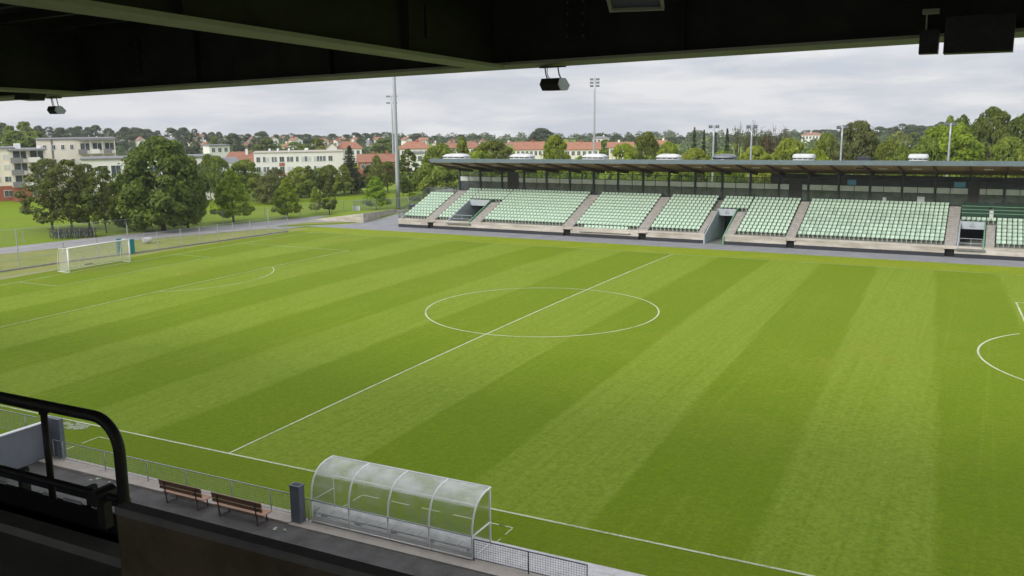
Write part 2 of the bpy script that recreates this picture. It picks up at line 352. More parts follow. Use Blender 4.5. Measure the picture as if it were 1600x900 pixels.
seg((-HLL + .07, 9.8), (L55, 9.8), .08); seg((L55, 9.74), (L55, -9.3), .07); seg((-HLL + .07, -9.3), (L55 - .06, -9.3), .09)
stripe([(-HLL + 11 + 9.15 * math.cos(a), 9.15 * math.sin(a)) for a in [(-53 + 106 * i / 30) * PI / 180 for i in range(31)]], .085)
stripe([(-HLL + 1 * math.cos(a), 34 - 1 * math.sin(a)) for a in [i * PI / 16 for i in range(9)]], .12)
stripe([(-39.75, 0), (-39.55, 0)], .2)
RP = at(1587.5, 472.5, z=.2); RX = RP.x
RQ = at(1600, 500, z=.24); RQ = RP + (RQ - RP) * (24 / (RP.y - RQ.y)); seg((RX, RP.y), (RQ.x, RQ.y), .13); seg((RX + .07, RP.y), (54, RP.y), .13)
RD = at(1528, 548, z=.29)
stripe([(RD.x + 9.15 - 9.15 * math.cos(a), RD.y + 9.15 * math.sin(a)) for a in [(-60 + 120 * i / 36) * PI / 180 for i in range(37)] if RD.x + 9.15 - 9.15 * math.cos(a) < RX - .05], .13)
# technical areas, dashed
seg((-7.5, -35.1), (-6.1, -35.1), .07); seg((-7.5, -35.17), (-7.48, -36.1), .07); seg((-7.47, -36.5), (-7.45, -37.2), .07)
x0, x1, x = 8.45, 15.45, 8.45
while x < x1 - .3: seg((x, -35.15), (min(x + .85, x1), -35.15), .065); x += 1.45
seg((x1 - .6, -35.15), (x1, -35.15), .065)
for xx in (x0, x1):
    seg((xx, -35.22), (xx, -35.8), .065); seg((xx, -36.15), (xx, -36.6), .065)
tag(b.build('pitch_markings', M['line']), kind='structure')

sheet('running_strip', [(-56, 39.25), (-49, 38.9), (-44, 39.25), (56, 39.25), (56, 44), (-43.3, 44.8), (-43.3, 70), (-54.5, 66), (-51.1, 46), (-53, 42.7), (-60, 36), (-57, 34.2)], -.010, M['asphalt'])
sheet('path', [(-105, -60), (-80, -8), (-76.8, 6.4), (-73.4, 22.7), (-69.6, 30.5), (-63.3, 51.2), (-59.9, 57.5), (-55.5, 66), (-52, 46.3), (-59.3, 43.3), (-60.2, 37.5), (-57.3, 36), (-59.2, 34.8), (-64, 25.1), (-67.3, 17.5), (-71.6, 2.9), (-76, -10), (-97, -60)], -.018, M['path'])
sheet('verge', [(-71.6, 2.9), (-67.3, 17.5), (-64, 25.1), (-58.6, 35.6), (-53.5, 38), (-53.5, -37), (-80, -37), (-76, -10)], -.030, M['drygrass'])
sheet('verge', [(-60, 37.8), (-52.3, 46.1), (-55, 45.6), (-59.2, 43.2)], -.004, M['drygrass'])
sheet('worn_strip', [(-56.6, -12), (-53.6, -12), (-53.5, 8), (-53.3, 22), (-53.5, 31), (-54.6, 33), (-54.3, 24), (-54.7, 14), (-55.6, -1)], -.006, M['dirt'])
sheet('forecourt', [(-60, -60.4), (75, -60.4), (75, -38.66), (-7.2, -38.66), (-7.2, -38.3), (-60, -38.3)], -.012, M['asphalt_near'])
# kerb and paving along the touchline fence
b = MB(); b.box(-7.15, 7.55, -38.65, -37.75, -.25, .075); tag(b.build('kerb', M['paving']), kind='structure')
b = MB(); b.box(7.55, 40, -38.68, -37.99, -.25, .03)
tag(b.build('pavement', M['paving']), kind='structure')
b = MB()
for i in range(44):
    for j in range(3): b.box(8.2 + i * .75 + .006, 8.2 + (i + 1) * .75, -37.98 + j * .5 + .006, -37.98 + (j + 1) * .5, -.2, .035 + rnd.uniform(-.004, .004))
tag(b.build('paving', M['slabs']), kind='structure')
b = MB()
for i in range(70):
    r_ = rnd.random() ** .5; a = rnd.uniform(0, 2 * PI); x, y = -10.0 + 1.0 * r_ * math.cos(a) + .3 * r_ * math.sin(a), -34.5 + .5 * r_ * math.sin(a)
    s_ = rnd.uniform(.05, .2); b.add([(x - s_, y, .0), (x, y - s_ * .7, .0), (x + s_, y, 0), (x, y + s_ * .7, 0), (x, y, rnd.uniform(.02, .06))], [(0, 1, 4), (1, 2, 4), (2, 3, 4), (3, 0, 4)])
tag(b.build('chalk_spill', M['chalk'], loc=(0, 0, .01)), 'scattered white chalk spill on grass beyond the end of the grey ramp wall', 'chalk', kind='stuff')

# ------------------------------------------------------------------ far grandstand
GY = 43.7
RISE, TREAD, F0 = .305, .85, 1.2
def fz(k): return F0 + RISE * k
def fy(k): return 44.2 + TREAD * k          # front edge of the row's floor
XL, XR = -43.2, 44.0
gs = thing('grandstand', 'long low grandstand with pale green seats under a thin grey cantilever roof', 'grandstand', (0, 47, 0))
G0 = Vector((0, 47, 0))
def gpart(b, name, m, smooth=False, parent=None):
    b.v = [(x, y - 47, z) for x, y, z in b.v]; return b.build(name, m, parent or gs, smooth)
VOMS = [(-35.0, -31.5, 7), (.9, 3.35, 7), (28.3, 30.9, 6)]
GAPS = [(-38.3, -37.4), (-17.6, -16.6), (-7.4, -6.4), (10.55, 11.45), (27.15, 28.1)]
# terrace steps
b = MB(); LAST = 11
def terrace(x0, x1, k0):
    for k in range(k0, LAST):
        b.box(x0, x1, fy(k), fy(k + 1), (fz(k0) - .5 if k == k0 else fz(k - 1)) - .002 * 0, fz(k))
        if k > k0: pass
    b.box(x0, x1, fy(LAST), 57.5, fz(LAST - 1), fz(LAST - 1) + .1)
edges = [XL] + [q for v_ in VOMS for q in v_[:2]] + [XR]
for i in range(0, len(edges), 2): terrace(edges[i], edges[i + 1], 0)
for x0, x1, k in VOMS: terrace(x0, x1, k)
gpart(b, 'terrace', M['concrete_step'])
# front wall between the dark recesses
b = MB(); pl_ = MB(); rc = MB(); cur = XL; stops = sorted([(a, c, 'gap') for a, c in GAPS] + [(.9, 3.35, 'vom')])
for a, c, kind in stops + [(XR, XR, 'end')]:
    if a > cur:
        b.box(cur, a, GY, 44.2, .42, 1.2); b.box(cur, a, GY - .06, GY + .02, .98, 1.19); pl_.box(cur, a, GY - .02, 44.1, -.1, .42)
        b.box(cur, a, GY - .012, GY + .01, .42, .44)
    if kind == 'gap':
        rc = MB(); rc.box(a, c, GY + .35, GY + .6, -.1, .9); gpart(rc, 'recess', M['black']); b.box(a - .15, c + .15, GY - .25, 44.2, .90, 1.02); b.box(a, c, GY + .1, 44.2, 1.02, 1.2)
    cur = c
gpart(b, 'front_wall', M['concrete']); gpart(pl_, 'plinth', M['plinth'])
# stair flights between the blocks
def flight(x0, x1, k0, k1):
    b = MB()
    for j in range(2 * k0, 2 * k1):
        z1 = F0 + RISE / 2 * (j + 1) + .012; y0 = 44.2 + TREAD / 2 * j
        b.box(x0, x1, y0 - .38, y0 + .05, z1 - RISE, z1)
    gpart(b, 'stair', M['stairs'])
AISLES = [(-38.65, -37.2), (-17.75, -16.3), (-7.55, -6.25), (10.45, 11.5), (27.08, 28.25)]
for a, c in AISLES: flight(a, c, 0, 11)
flight(-31.3, -29.9, 0, 7); flight(3.45, 4.5, 0, 7); flight(.15, .85, 0, 7); flight(30.98, 31.85, 0, 6)
# tunnels (vomitories)
for vi, (x0, x1, k) in enumerate(VOMS):
    top = fz(k - 1) + .3; yb = fy(k)
    v_ = MB(); low = vi == 1; zf = 0 if low else .95
    for xx, s_ in ((x0, 1), (x1, -1)):
        e_ = .14 * s_; prof = [(GY - (.25 if low else .1), zf), (GY - (.25 if low else .1), zf + (1.0 if low else .35)), (yb - .2, top + .35), (yb + 3.2, top + .35), (yb + 3.2, zf)]
        v_.prism(prof, 'x', xx, xx + e_, 0 if s_ > 0 else 1)
    tn = gpart(v_, 'tunnel', [M['vomgrey'], M['vomgreen']])
    lb = MB(); lb.box(x0 + .14, x1 - .14, yb - .55, yb - .4, top - .52, top + .33); ln = gpart(lb, 'lintel', M['vomgrey'])
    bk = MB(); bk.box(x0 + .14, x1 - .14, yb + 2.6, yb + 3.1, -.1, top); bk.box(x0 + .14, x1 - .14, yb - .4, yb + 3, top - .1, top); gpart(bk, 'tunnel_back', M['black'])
    fl = MB(); fl.box(x0 - (.1 if not low else 0), x1 + (.1 if not low else 0), GY - (.35 if not low else 0), yb + 2.6, (zf - .14) if not low else -.05, zf if not low else .02)
    gpart(fl, 'tunnel_floor', M['concrete_step'])
    if not low:
        fw_ = MB(); fw_.box(x0, x1, GY + .25, GY + .4, .42, .85); gpart(fw_, 'tunnel_front', M['concrete'])
        r_ = MB(); rx0, rx1 = x0 + .2, x1 - .2; yr = GY + .9
        for z in (1.45, 1.95): r_.tube([(rx0, yr, z), (rx1, yr, z)], .03, 6)
        for xx in (rx0, (rx0 + rx1) / 2, rx1): r_.tube([(xx, yr, .95), (xx, yr, 1.95)], .03, 6)
        gpart(r_, 'tunnel_rail', M['galv'])
    if vi > 0:   # outline emblem on the lintel
        em = MB(); cx_ = (x0 + x1) / 2; zc = top - .1; yy = yb - .565
        pts = [(cx_ - .26, zc - .16), (cx_ - .12, zc + .02), (cx_ - .04, zc + .20), (cx_ + .08, zc + .20), (cx_ + .12, zc + .02), (cx_ + .26, zc - .16), (cx_ - .26, zc - .16)]
        for p, q in zip(pts, pts[1:]): em.bar((p[0], yy, p[1]), (q[0], yy, q[1]), .03, .03)
        em.bar((cx_ - .05, yy, zc - .16), (cx_ - .05, yy, zc + .02), .03, .03)
        gpart(em, 'emblem', M['galvdark'], parent=ln)
    # dark mouth light spots: pale daylight at the tunnel end
# rear glazed gallery
def colx(i): return .30 + 3.58 * i
BACK = 54.0
cols = [colx(i) for i in range(-11, 13)]
cb_ = MB(); fr = MB(); fz_ = MB(); dk = MB(); up_ = MB()
for i, x in enumerate(cols):
    cb2 = MB(); cb2.box(x - .13, x + .13, BACK - .12, BACK + .18, fz(10), 8.0); gpart(cb2, 'column', M['darkmetal'])
for x0, x1 in zip(cols, cols[1:]):
    mid = (x0 + x1) / 2 + rnd.uniform(-.25, .25)
    a, c = x0 + .14, x1 - .14
    fr.box(mid - .035, mid + .035, BACK - .04, BACK + .06, fz(10) + .1, 7.35)
    for z in (5.9, 6.62, 7.35): fr.box(a, c, BACK - .03, BACK + .05, z - .035, z + .035)
    dk.box(a, c, BACK, BACK + .015, fz(10) + .1, 5.865)
    fz_.box(a, c, BACK + .01, BACK + .025, 5.935, 6.585); up_.box(a, c, BACK + .02, BACK + .03, 6.655, 7.315)
gpart(fr, 'window_frame', M['darkmetal']); gpart(dk, 'dark_glazing', M['darkglass']); gpart(fz_, 'frosted_band', M['frosted']); gpart(up_, 'upper_glazing', M['stripglass'])
b = MB(); b.box(5.8, XR, 57.2, 57.4, fz(10), 7.7); b.box(cols[0] - .1, 5.8, 57.2, 57.35, fz(10), 6.3); b.box(cols[0], cols[0] + .15, BACK + .2, 57.2, fz(10), 6.3); gpart(b, 'rear_wall', mat('rear_wall', (.075, .09, .08), .7, scale=.6, col2=(.13, .15, .13)))
for x0, x1 in ((-31.0, -29.2), (8.7, 10.3), (28.9, 30.0)):
    b = MB(); b.box(x0, x1, BACK - .07, BACK - .02, fz(10) + .1, 7.34); gpart(b, 'door', M['blackpaint'])
blue_ = mat('blue_panel', (.10, .30, .48), .4, scale=2)
for bx in ((15.6, 16.6, BACK - .06, BACK - .035, 6.7, 7.3), (27.3, 28.5, BACK - .06, BACK - .035, 6.7, 7.3)): b = MB(); b.box(*bx); gpart(b, 'screen', blue_)
for bx in ((19.7, 20.1, BACK - .06, BACK - .035, 4.6, 5.3), (23.5, 24.3, BACK - .06, BACK - .035, 4.5, 5.5)): b = MB(); b.box(*bx); gpart(b, 'notice', M['offwhite'])
# roof
rf = MB(); X0, X1 = -38.75, 46
def rz(x): return .0085 * (x + 38.7)
prof = lambda x, dz0, dz1: [(45.5, 9.05 + rz(x) + dz0), (58.5, 7.23 + rz(x) + dz0), (58.5, 7.5 + rz(x) + dz1), (45.9, 9.3 + rz(x) + dz1), (45.5, 9.32 + rz(x) + dz1)]
pa, pb = prof(X0, .05, .2), prof(X1, .05, .2); n = 5
rf.add([(X0, *p) for p in pa] + [(X1, *p) for p in pb], [(i, (i + 1) % n, (i + 1) % n + n, i + n) for i in range(n)] + [tuple(range(n)), tuple(range(n, 2 * n))])
roof = gpart(rf, 'roof', M['plywood'])
b = MB()
for x0, x1 in ((X0 - .03, X1),):
    vs_ = []
    for x in (x0, x1):
        z = 9.04 + rz(x); vs_ += [(x, 45.38, z), (x, 45.49, z), (x, 45.49, z + .53), (x, 45.38, z + .53)]
    b.add(vs_, [(0, 1, 5, 4), (1, 2, 6, 5), (2, 3, 7, 6), (3, 0, 4, 7), (3, 2, 1, 0), (4, 5, 6, 7)])
    b.add([(X0 - .03, 45.52, 9.12), (X0 - .03, 58.5, 7.28), (X0 - .03, 58.5, 7.75), (X0 - .03, 45.52, 9.6), (X0 - .005, 45.52, 9.12), (X0 - .005, 58.5, 7.28), (X0 - .005, 58.5, 7.75), (X0 - .005, 45.52, 9.6)], [(0, 1, 2, 3), (4, 5, 6, 7), (0, 1, 5, 4), (1, 2, 6, 5), (2, 3, 7, 6), (3, 0, 4, 7)])
gpart(b, 'fascia', M['roofblue'], parent=roof)
b = MB(); b.add([(X0, 45.6, 9.56 + rz(X0)), (X1, 45.6, 9.56 + rz(X1)), (X1, 58.5, 7.74 + rz(X1)), (X0, 58.5, 7.74 + rz(X0))], [(0, 1, 2, 3)]); gpart(b, 'roof_sheet', M['roofblue'], parent=roof)
for x in cols:
    b = MB(); z = rz(x)
    pr = [(45.6, 9.07 + z), (58, 7.33 + z), (58, 7.0 + z), (54.2, 7.42 + z), (52.5, 7.72 + z), (45.6, 8.94 + z)]
    b.prism(pr, 'x', x - .085, x + .085); gpart(b, 'beam', M['beamwood'], parent=roof)
    if rnd.random() < .8:
        lb = MB(); xx = x + 1.8; lb.box(xx - .45, xx + .45, 48.4, 48.65, 8.45 + rz(xx), 8.55 + rz(xx)); lb.box(xx - .03, xx + .03, 48.5, 48.56, 8.5 + rz(xx), 8.75 + rz(xx)); gpart(lb, 'strip_light', M['offwhite'], parent=roof)
# ventilators on the roof
def vent(x, wd, boxy, m):
    b = MB(); y0, y1 = 49.0, 51.2; zb = 9.05 + rz(x); h = 1.03; nn = 14
    b.box(x - wd / 2 + .15, x + wd / 2 - .15, y0 + .15, y1 - .15, zb - .3, zb + .66)
    rows = []
    for t, s_ in ((.56, 1.0), (.64, 1.03), (.80, .93), (.94, .72), (1.0, .42)):
        s2 = s_ if not boxy else .55 + .45 * s_ ** .5
        ring = []
        for q in range(nn * 2):
            a = PI * q / nn; ca, sa = math.cos(a), math.sin(a); e_ = .45
            ring.append((x + wd / 2 * s2 * math.copysign(abs(ca) ** e_, ca), (y0 + y1) / 2 + 1.1 * s2 * math.copysign(abs(sa) ** e_, sa), zb + h * t))
        rows.append(ring)
    n2 = nn * 2; vs_ = [p for r_ in rows for p in r_]
    fs_ = [(i * n2 + q, i * n2 + (q + 1) % n2, (i + 1) * n2 + (q + 1) % n2, (i + 1) * n2 + q) for i in range(4) for q in range(n2)] + [tuple(range(4 * n2, 5 * n2)), tuple(reversed(range(n2)))]
    b.add(vs_, fs_)
    o = gpart(b, 'roof_vent', m, True, parent=roof)
    s_ = MB()
    for q in range(4):
        xx = x - wd / 2 + wd * (q + .5) / 4; s_.box(xx - wd * .09, xx + wd * .09, y0 + .11, y0 + .16, zb + .47, zb + .60)
    s_.v = [(px_, py_ - 47, pz_) for px_, py_, pz_ in s_.v]; s2 = s_.build('vent_slot', M['black'], roof)
for u0, u1, bx_, m in ((695, 731, 0, 'offwhite'), (799, 832, 0, 'offwhite'), (912, 947, 0, 'offwhite'), (1027, 1063, 0, 'offwhite'), (1115, 1149, 0, 'ventgrey'), (1239, 1273, 1, 'offwhite'), (1419, 1451, 1, 'offwhite')):
    a, c = at(u0, 247, y=50).x, at(u1, 247, y=50).x; vent((a + c) / 2, c - a, bx_, M[m])
b = MB(); xq = at(1350, 247, y=50).x; b.cbox(xq - .75, xq + .75, 49.4, 50.6, 8.9, 10.25, .06); b.tube([(xq, 50, 10.2), (xq, 50, 10.5)], .05); gpart(b, 'roof_unit', M['plinth'], parent=roof)
# end railing with mesh on the left
b = MB(); nt_ = MB()
def rail(p, q, posts, h=1.05):
    p, q = Vector(p), Vector(q); u_ = Vector((0, 0, h))
    b.tube([p + u_, q + u_], .045, 6); b.tube([p + u_ * .08, q + u_ * .08], .03, 6)
    for i in range(posts + 1): r_ = p.lerp(q, i / posts); b.tube([r_, r_ + u_], .035, 6)
    nt_.add([p + u_ * .08, q + u_ * .08, q + u_, p + u_], [(0, 1, 2, 3)])
rail((XL + .05, GY + .1, 1.2), (XL + .05, 51.8, fz(9)), 6); rail((XL + .05, 51.8, fz(9) - .0), (-38.9, 51.8, fz(9)), 4); rail((-39.0, 47.6 + 4.3, fz(9)), (-39.0, 55, fz(10) + 1.0), 3)
rail((XL + .05, GY + .05, 1.2), (XL + .9, GY + .05, 1.2), 1)
gpart(b, 'end_railing', M['galvdark']); gpart(nt_, 'railing_mesh', M['netmesh'])
# side walls closing the left end of the terrace
b = MB(); b.prism([(44.19, -.1), (44.19, 1.18)] + [q for k in range(1, 11) for q in ((fy(k), fz(k - 1) - .02), (fy(k), fz(k) - .02))] + [(57.5, fz(10) - .02), (57.5, -.1)], 'x', XL - .12, XL - .003); gpart(b, 'end_wall', M['concrete'])
# dark green covers over the top rows on the right, with white boxes
b = MB()
for k in range(7, 11):
    for xa, xb in ((28.35, 31.15), (31.6, 34.2), (34.25, XR)):
        b.box(xa, xb, fy(k) + .28, fy(k) + .72, fz(k) + .3, fz(k) + .42); b.box(xa, xb, fy(k) + .70, fy(k) + .78, fz(k) + .3, fz(k) + .78)
gpart(b, 'seat_cover', M['darkseat'])
b = MB()
for k in (7, 8): b.box(31.18, 31.58, fy(k) + .25, fy(k) + .7, fz(k), fz(k) + .72)
gpart(b, 'step_box', M['offwhite'])
b = MB()
for k in (7, 8, 9): b.box(28.35, XR, fy(k) + .66, fy(k) + .70, fz(k) + .74, fz(k) + .80)
gpart(b, 'cover_trim', M['vomgreen'])

# ------------------------------------------------------------------ seats
def seat_geo():
    b = MB(); hw = .215
    # pan, slightly dished and rounded at the lip
    pp = [(-.0, .40), (.03, .43), (.20, .425), (.36, .44), (.40, .47)]
    rows = [(y, z) for y, z in pp] + [(.42, .51), (.435, .58), (.445, .655), (.45, .69)]
    wd = [.18, .20, .205, .205, .19, .20, .21, .205, .165]
    vs_ = []; 
    for (y, z), w_ in zip(rows, wd): vs_ += [(-w_, y + (.02 if z > .5 else 0) * -1, z + .015), (0, y + (.015 if z > .5 else 0), z - (.012 if z < .5 else 0)), (w_, y - (.02 if z > .5 else 0), z + .015)]
    n_ = len(rows)
    off = [(x, y + .03 * (1 if z > .5 else 0), z - (.03 if z < .5 else 0)) for x, y, z in vs_]
    b.add(vs_, [(3 * i + j, 3 * i + j + 1, 3 * i + j + 4, 3 * i + j + 3) for i in range(n_ - 1) for j in range(2)])
    b.add(off, [(3 * i + j, 3 * i + 3 + j, 3 * i + j + 4, 3 * i + j + 1) for i in range(n_ - 1) for j in range(2)])
    b.box(-.03, .03, .18, .24, 0, .40)
    return b
SG = seat_geo()
ORD = 'zeroth first second third fourth fifth sixth seventh eighth ninth tenth eleventh twelfth thirteenth fourteenth fifteenth sixteenth seventeenth eighteenth nineteenth twentieth twenty-first twenty-second twenty-third twenty-fourth twenty-fifth twenty-sixth twenty-seventh twenty-eighth twenty-ninth thirtieth thirty-first thirty-second thirty-third'.split()
seat_me = None; rest = MB(); nind = 0
BLOCKS = [(-42.8, -38.75, 0, 8), (-37.1, -35.1, 0, 10), (-35.0, -29.9, 7, 10), (-29.8, -17.85, 0, 10), (-16.2, -7.65, 0, 10), (-6.15, .05, 0, 10), (.9, 4.5, 7, 10), (4.6, 10.35, 0, 10), (11.6, 27.0, 0, 10), (31.95, 38.5, 0, 6), (28.4, 31.9, 6, 6)]
for bi, (x0, x1, k0, k1) in enumerate(BLOCKS):
    n = int((x1 - x0) / .495)
    for k in range(k0, k1 + 1):
        for i in range(n):
            x = x0 + (x1 - x0) * (i + .5) / n; y = fy(k) + .32; z = fz(k)
            if x < -30.2 and x > -31.3 and k < 7: continue
            solo = (bi == 8 and k <= 7) or (bi in (9, 10) and x < 35.2)
            if solo:
                if seat_me is None:
                    o = SG.build('stadium_seat', M['seat']); seat_me = o.data
                else: o = bpy.data.objects.new('stadium_seat', seat_me); COL.objects.link(o)
                o.location = (x, y, z); o.rotation_euler = (0, 0, rnd.uniform(-.02, .02))
                if bi == 8: lab = 'pale green seat, %s from left, %s row up, in the widest seat block' % (ORD[i + 1], ORD[k + 1])
                elif bi == 9: lab = 'pale green seat, %s from left, %s row up, right of the rightmost tunnel' % (ORD[i + 1], ORD[k + 1])
                else: lab = 'pale green seat, %s from left, in the row above the rightmost tunnel' % ORD[i + 1]
                tag(o, lab, 'seat', 'green seats of the right-hand blocks'); nind += 1
            else:
                rest.add([(a + x, c + y, d + z) for a, c, d in SG.v], SG.f)
for i in range(12):                                                       # short extra front row of the fourth block
    x = -14.9 + 6.0 * (i + .5) / 12
    rest.add([(a + x, c + GY + .02, d + .82) for a, c, d in SG.v], SG.f)
tag(rest.build('stadium_seats', M['seat']), 'rows of pale green seats filling the left and middle blocks of the stand', 'seats', kind='stuff')
b = MB(); b.box(-15.4, -8.5, GY - .35, GY + .5, .72, .82)
gpart(b, 'front_ledge', M['concrete'])

# ------------------------------------------------------------------ near stand: floor, parapet, rails, roof
RY = -60.84
b = MB(); b.box(-10, 70, -78, -60.55, 12.3, 12.8); tag(b.build('stand_floor', M['concrete_dark']), kind='structure')
kb = MB(); kb.box(-10, 26.62, -60.55, -60.42, 12.2, 12.86); tag(kb.build('floor_edge_kerb', M['concrete_dark']), 'grey concrete kerb along the edge of the dark stand floor, bottom left', 'kerb')
pw = MB(); pw.box(26.50, 70, RY - .07, RY - .012, 0, 13.383)
wt = thing('parapet_wall', 'dark stained concrete parapet wall of the near stand, right of the bent pipe rail', 'wall', (26.62, RY, 12.3))
def rel(b, o): l = o.location; b.v = [(x - l.x, y - l.y, z - l.z) for x, y, z in b.v]; return b
rel(pw, wt).build('wall', M['parapet'], wt)
b = MB(); b.cbox(26.50, 70, RY - .085, RY + .0, 13.385, 13.425, .008); rel(b, wt).build('coping', M['concrete_dark'], wt)
gr = thing('guard_rail', 'black bent steel pipe guard rail at the stand edge, lower left', 'railing', (26.4, RY, 12.8))
top_z = 13.855
bend = [(26.48 - .17 + .17 * math.sin(a), RY, top_z - .17 + .17 * math.cos(a)) for a in [i * PI / 16 for i in range(9)]]
b = MB(); b.tube([(18.5, RY, top_z + .0)] + bend + [(26.48, RY, 13.3), (26.48, RY, 12.0)], .030, 14)
rel(b, gr).build('bent_pipe', M['blackpaint'], gr, True)
b = MB(); b.tube([(18.5, RY, 13.42), (26.44, RY, 13.42)], .020, 10); rel(b, gr).build('middle_rail', M['blackpaint'], gr, True)
b = MB(); b.tube([(18.5, RY + .1, 13.825), (25.9, RY + .03, 13.81)], .012, 8); rel(b, gr).build('thin_rail', M['blackpaint'], gr, True)
for x in (19.8, 22.9, 25.88):
    b = MB(); b.tube([(x, RY + .02, 13.3), (x, RY + .02, 13.835)], .019, 10); b.tube([(x, RY + .02, 13.80), (x, RY + .02, 13.85)], .026, 10); rel(b, gr).build('upright', M['blackpaint'], gr, True)
b = MB(); b.box(26.29, 26.345, RY - .02, RY + .03, 13.24, 13.40); b.tube([(26.32, RY - .06, 13.42), (26.32, RY + .06, 13.42)], .045, 10); rel(b, gr).build('bracket', M['blackpaint'], gr)
bb = thing('barrier_board', 'black barrier board with thin metal top rail behind the bent pipe guard rail', 'barrier', (24, -60.28, 12.3))
b = MB(); b.box(10, 25.74, -60.30, -60.27, 11.5, 12.955); rel(b, bb).build('board', M['black'], bb)
b = MB(); b.tube([(10, -60.24, 13.055), (25.78, -60.24, 13.055)], .012, 8); b.tube([(25.78, -60.24, 13.055), (25.82, -60.25, 12.9)], .010, 8); rel(b, bb).build('top_rail', M['galv'], bb)
b = MB(); b.box(10, 25.72, -60.26, -60.235, 12.99, 13.035); rel(b, bb).build('cable_tray', M['plinth'], bb)
for xa, xb in ((24.3, 24.62), (25.0, 25.13), (25.2, 25.37), (25.47, 25.62)):
    b = MB(); b.box(xa, xb, -60.285, -60.275, 12.957, 12.973); rel(b, bb).build('slot_glint', M['paper'], bb)
for x in (25.42, 24.75):
    b = MB(); b.cbox(x - .02, x + .02, -60.27, -60.20, 12.9, 13.08, .006); rel(b, bb).build('clip', M['darkmetal'], bb)
fw2 = MB(); fw2.box(-10, 70, -60.40, -60.31, -.1, 12.2); tag(fw2.build('stand_front_wall', M['concrete_dark']), kind='structure')

GYR = -49.6
def gz(x): return 15.83 + .0232 * (x - 9.21)
nr = thing('stand_roof', 'dark steel roof of the near stand with olive beam flanges, overhead', 'roof', (20, GYR, 16.2))
def sbox(x0, x1, y0, y1, dz0, dz1, by=0.):          # box whose z follows the sloping girder
    vs_ = [(x, y, gz(x) + dz + by * (GYR - y)) for dz in (dz0, dz1) for y in (y0, y1) for x in (x0, x1)]
    return vs_, [(0, 2, 3, 1), (4, 5, 7, 6), (0, 1, 5, 4), (2, 6, 7, 3), (0, 4, 6, 2), (1, 3, 7, 5)]
b = MB(); b.add(*sbox(-50, 70, GYR - .02, GYR + .02, .10, 1.75)); rel(b, nr).build('girder_web', M['girder'], nr)
b = MB(); b.add(*sbox(-50, 70, GYR - .17, GYR + .17, 0, .10)); b.v = [(x, y, z + (.055 if y < GYR - .1 and z < gz(x) + .05 else 0)) for x, y, z in b.v]; rel(b, nr).build('girder_flange', M['flange'], nr)
b = MB()
for i in range(-14, 16):
    x = 12.4 + 3.41 * i; b.add(*sbox(x - .015, x + .015, GYR - .16, GYR - .021, .101, 1.7))
    if i % 3 == 0: b.add(*sbox(x - .35, x + .35, GYR - .06, GYR - .021, .101, .5))
rel(b, nr).build('stiffener', M['girder'], nr)
for x in (9.6, 13.9, 20.9, 24.2):
    b = MB(); b.add(*sbox(x - .22, x + .22, GYR - .045, GYR - .021, .35, 1.1)); rel(b, nr); pl2 = b.build('splice_plate', M['flange'] if False else M['blackpaint'], nr)
    b = MB()
    for q in (-.14, .14):
        for k in range(4): b.tube([(x + q, GYR - .046, gz(x) + .45 + .18 * k), (x + q, GYR - .075, gz(x) + .45 + .18 * k)], .022, 6)
    rel(b, nr); bo = b.build('bolt_row', M['galvdark'], pl2)
for x in (-18.2, -8.0, 2.2, 12.4, 22.7, 32.9, 43.1, 53.3):
    b = MB(); b.add(*sbox(x - .02, x + .02, -78, GYR - .18, .06, 1.3, .028)); rel(b, nr).build('roof_beam', M['girder'], nr)
    b = MB(); b.add(*sbox(x - .23, x + .23, -78, GYR - .18, .0, .055, .028)); rel(b, nr).build('beam_flange', M['flange'], nr)
    b = MB()
    for j in range(6):
        y = -52.5 - 4.2 * j; b.add(*sbox(x - .15, x + .15, y - .015, y + .015, .056, 1.28, .028))
    b.add(*sbox(x - .03, x + .06, GYR - 2.3, GYR - 1.5, .3, .8, .028))
    rel(b, nr).build('beam_stiffener', M['girder'], nr)
b = MB()
for i in range(24):
    y = -50.6 - 1.15 * i; b.add(*sbox(-50, 70, y - .06, y + .06, 1.30, 1.45, .028))
rel(b, nr).build('purlin', M['girder'], nr)
b = MB(); b.add(*sbox(-50, 70, -78, GYR + .25, 1.76, 1.9, .028)); rel(b, nr).build('roof_deck', M['girder'], nr)
b = MB(); b.box(-12, 72, -78.3, -78, 0, 15.4); tag(b.build('unseen_back_wall', M['concrete_dark']), kind='structure')  # unseen wall added to darken the stand interior, low top admits some light

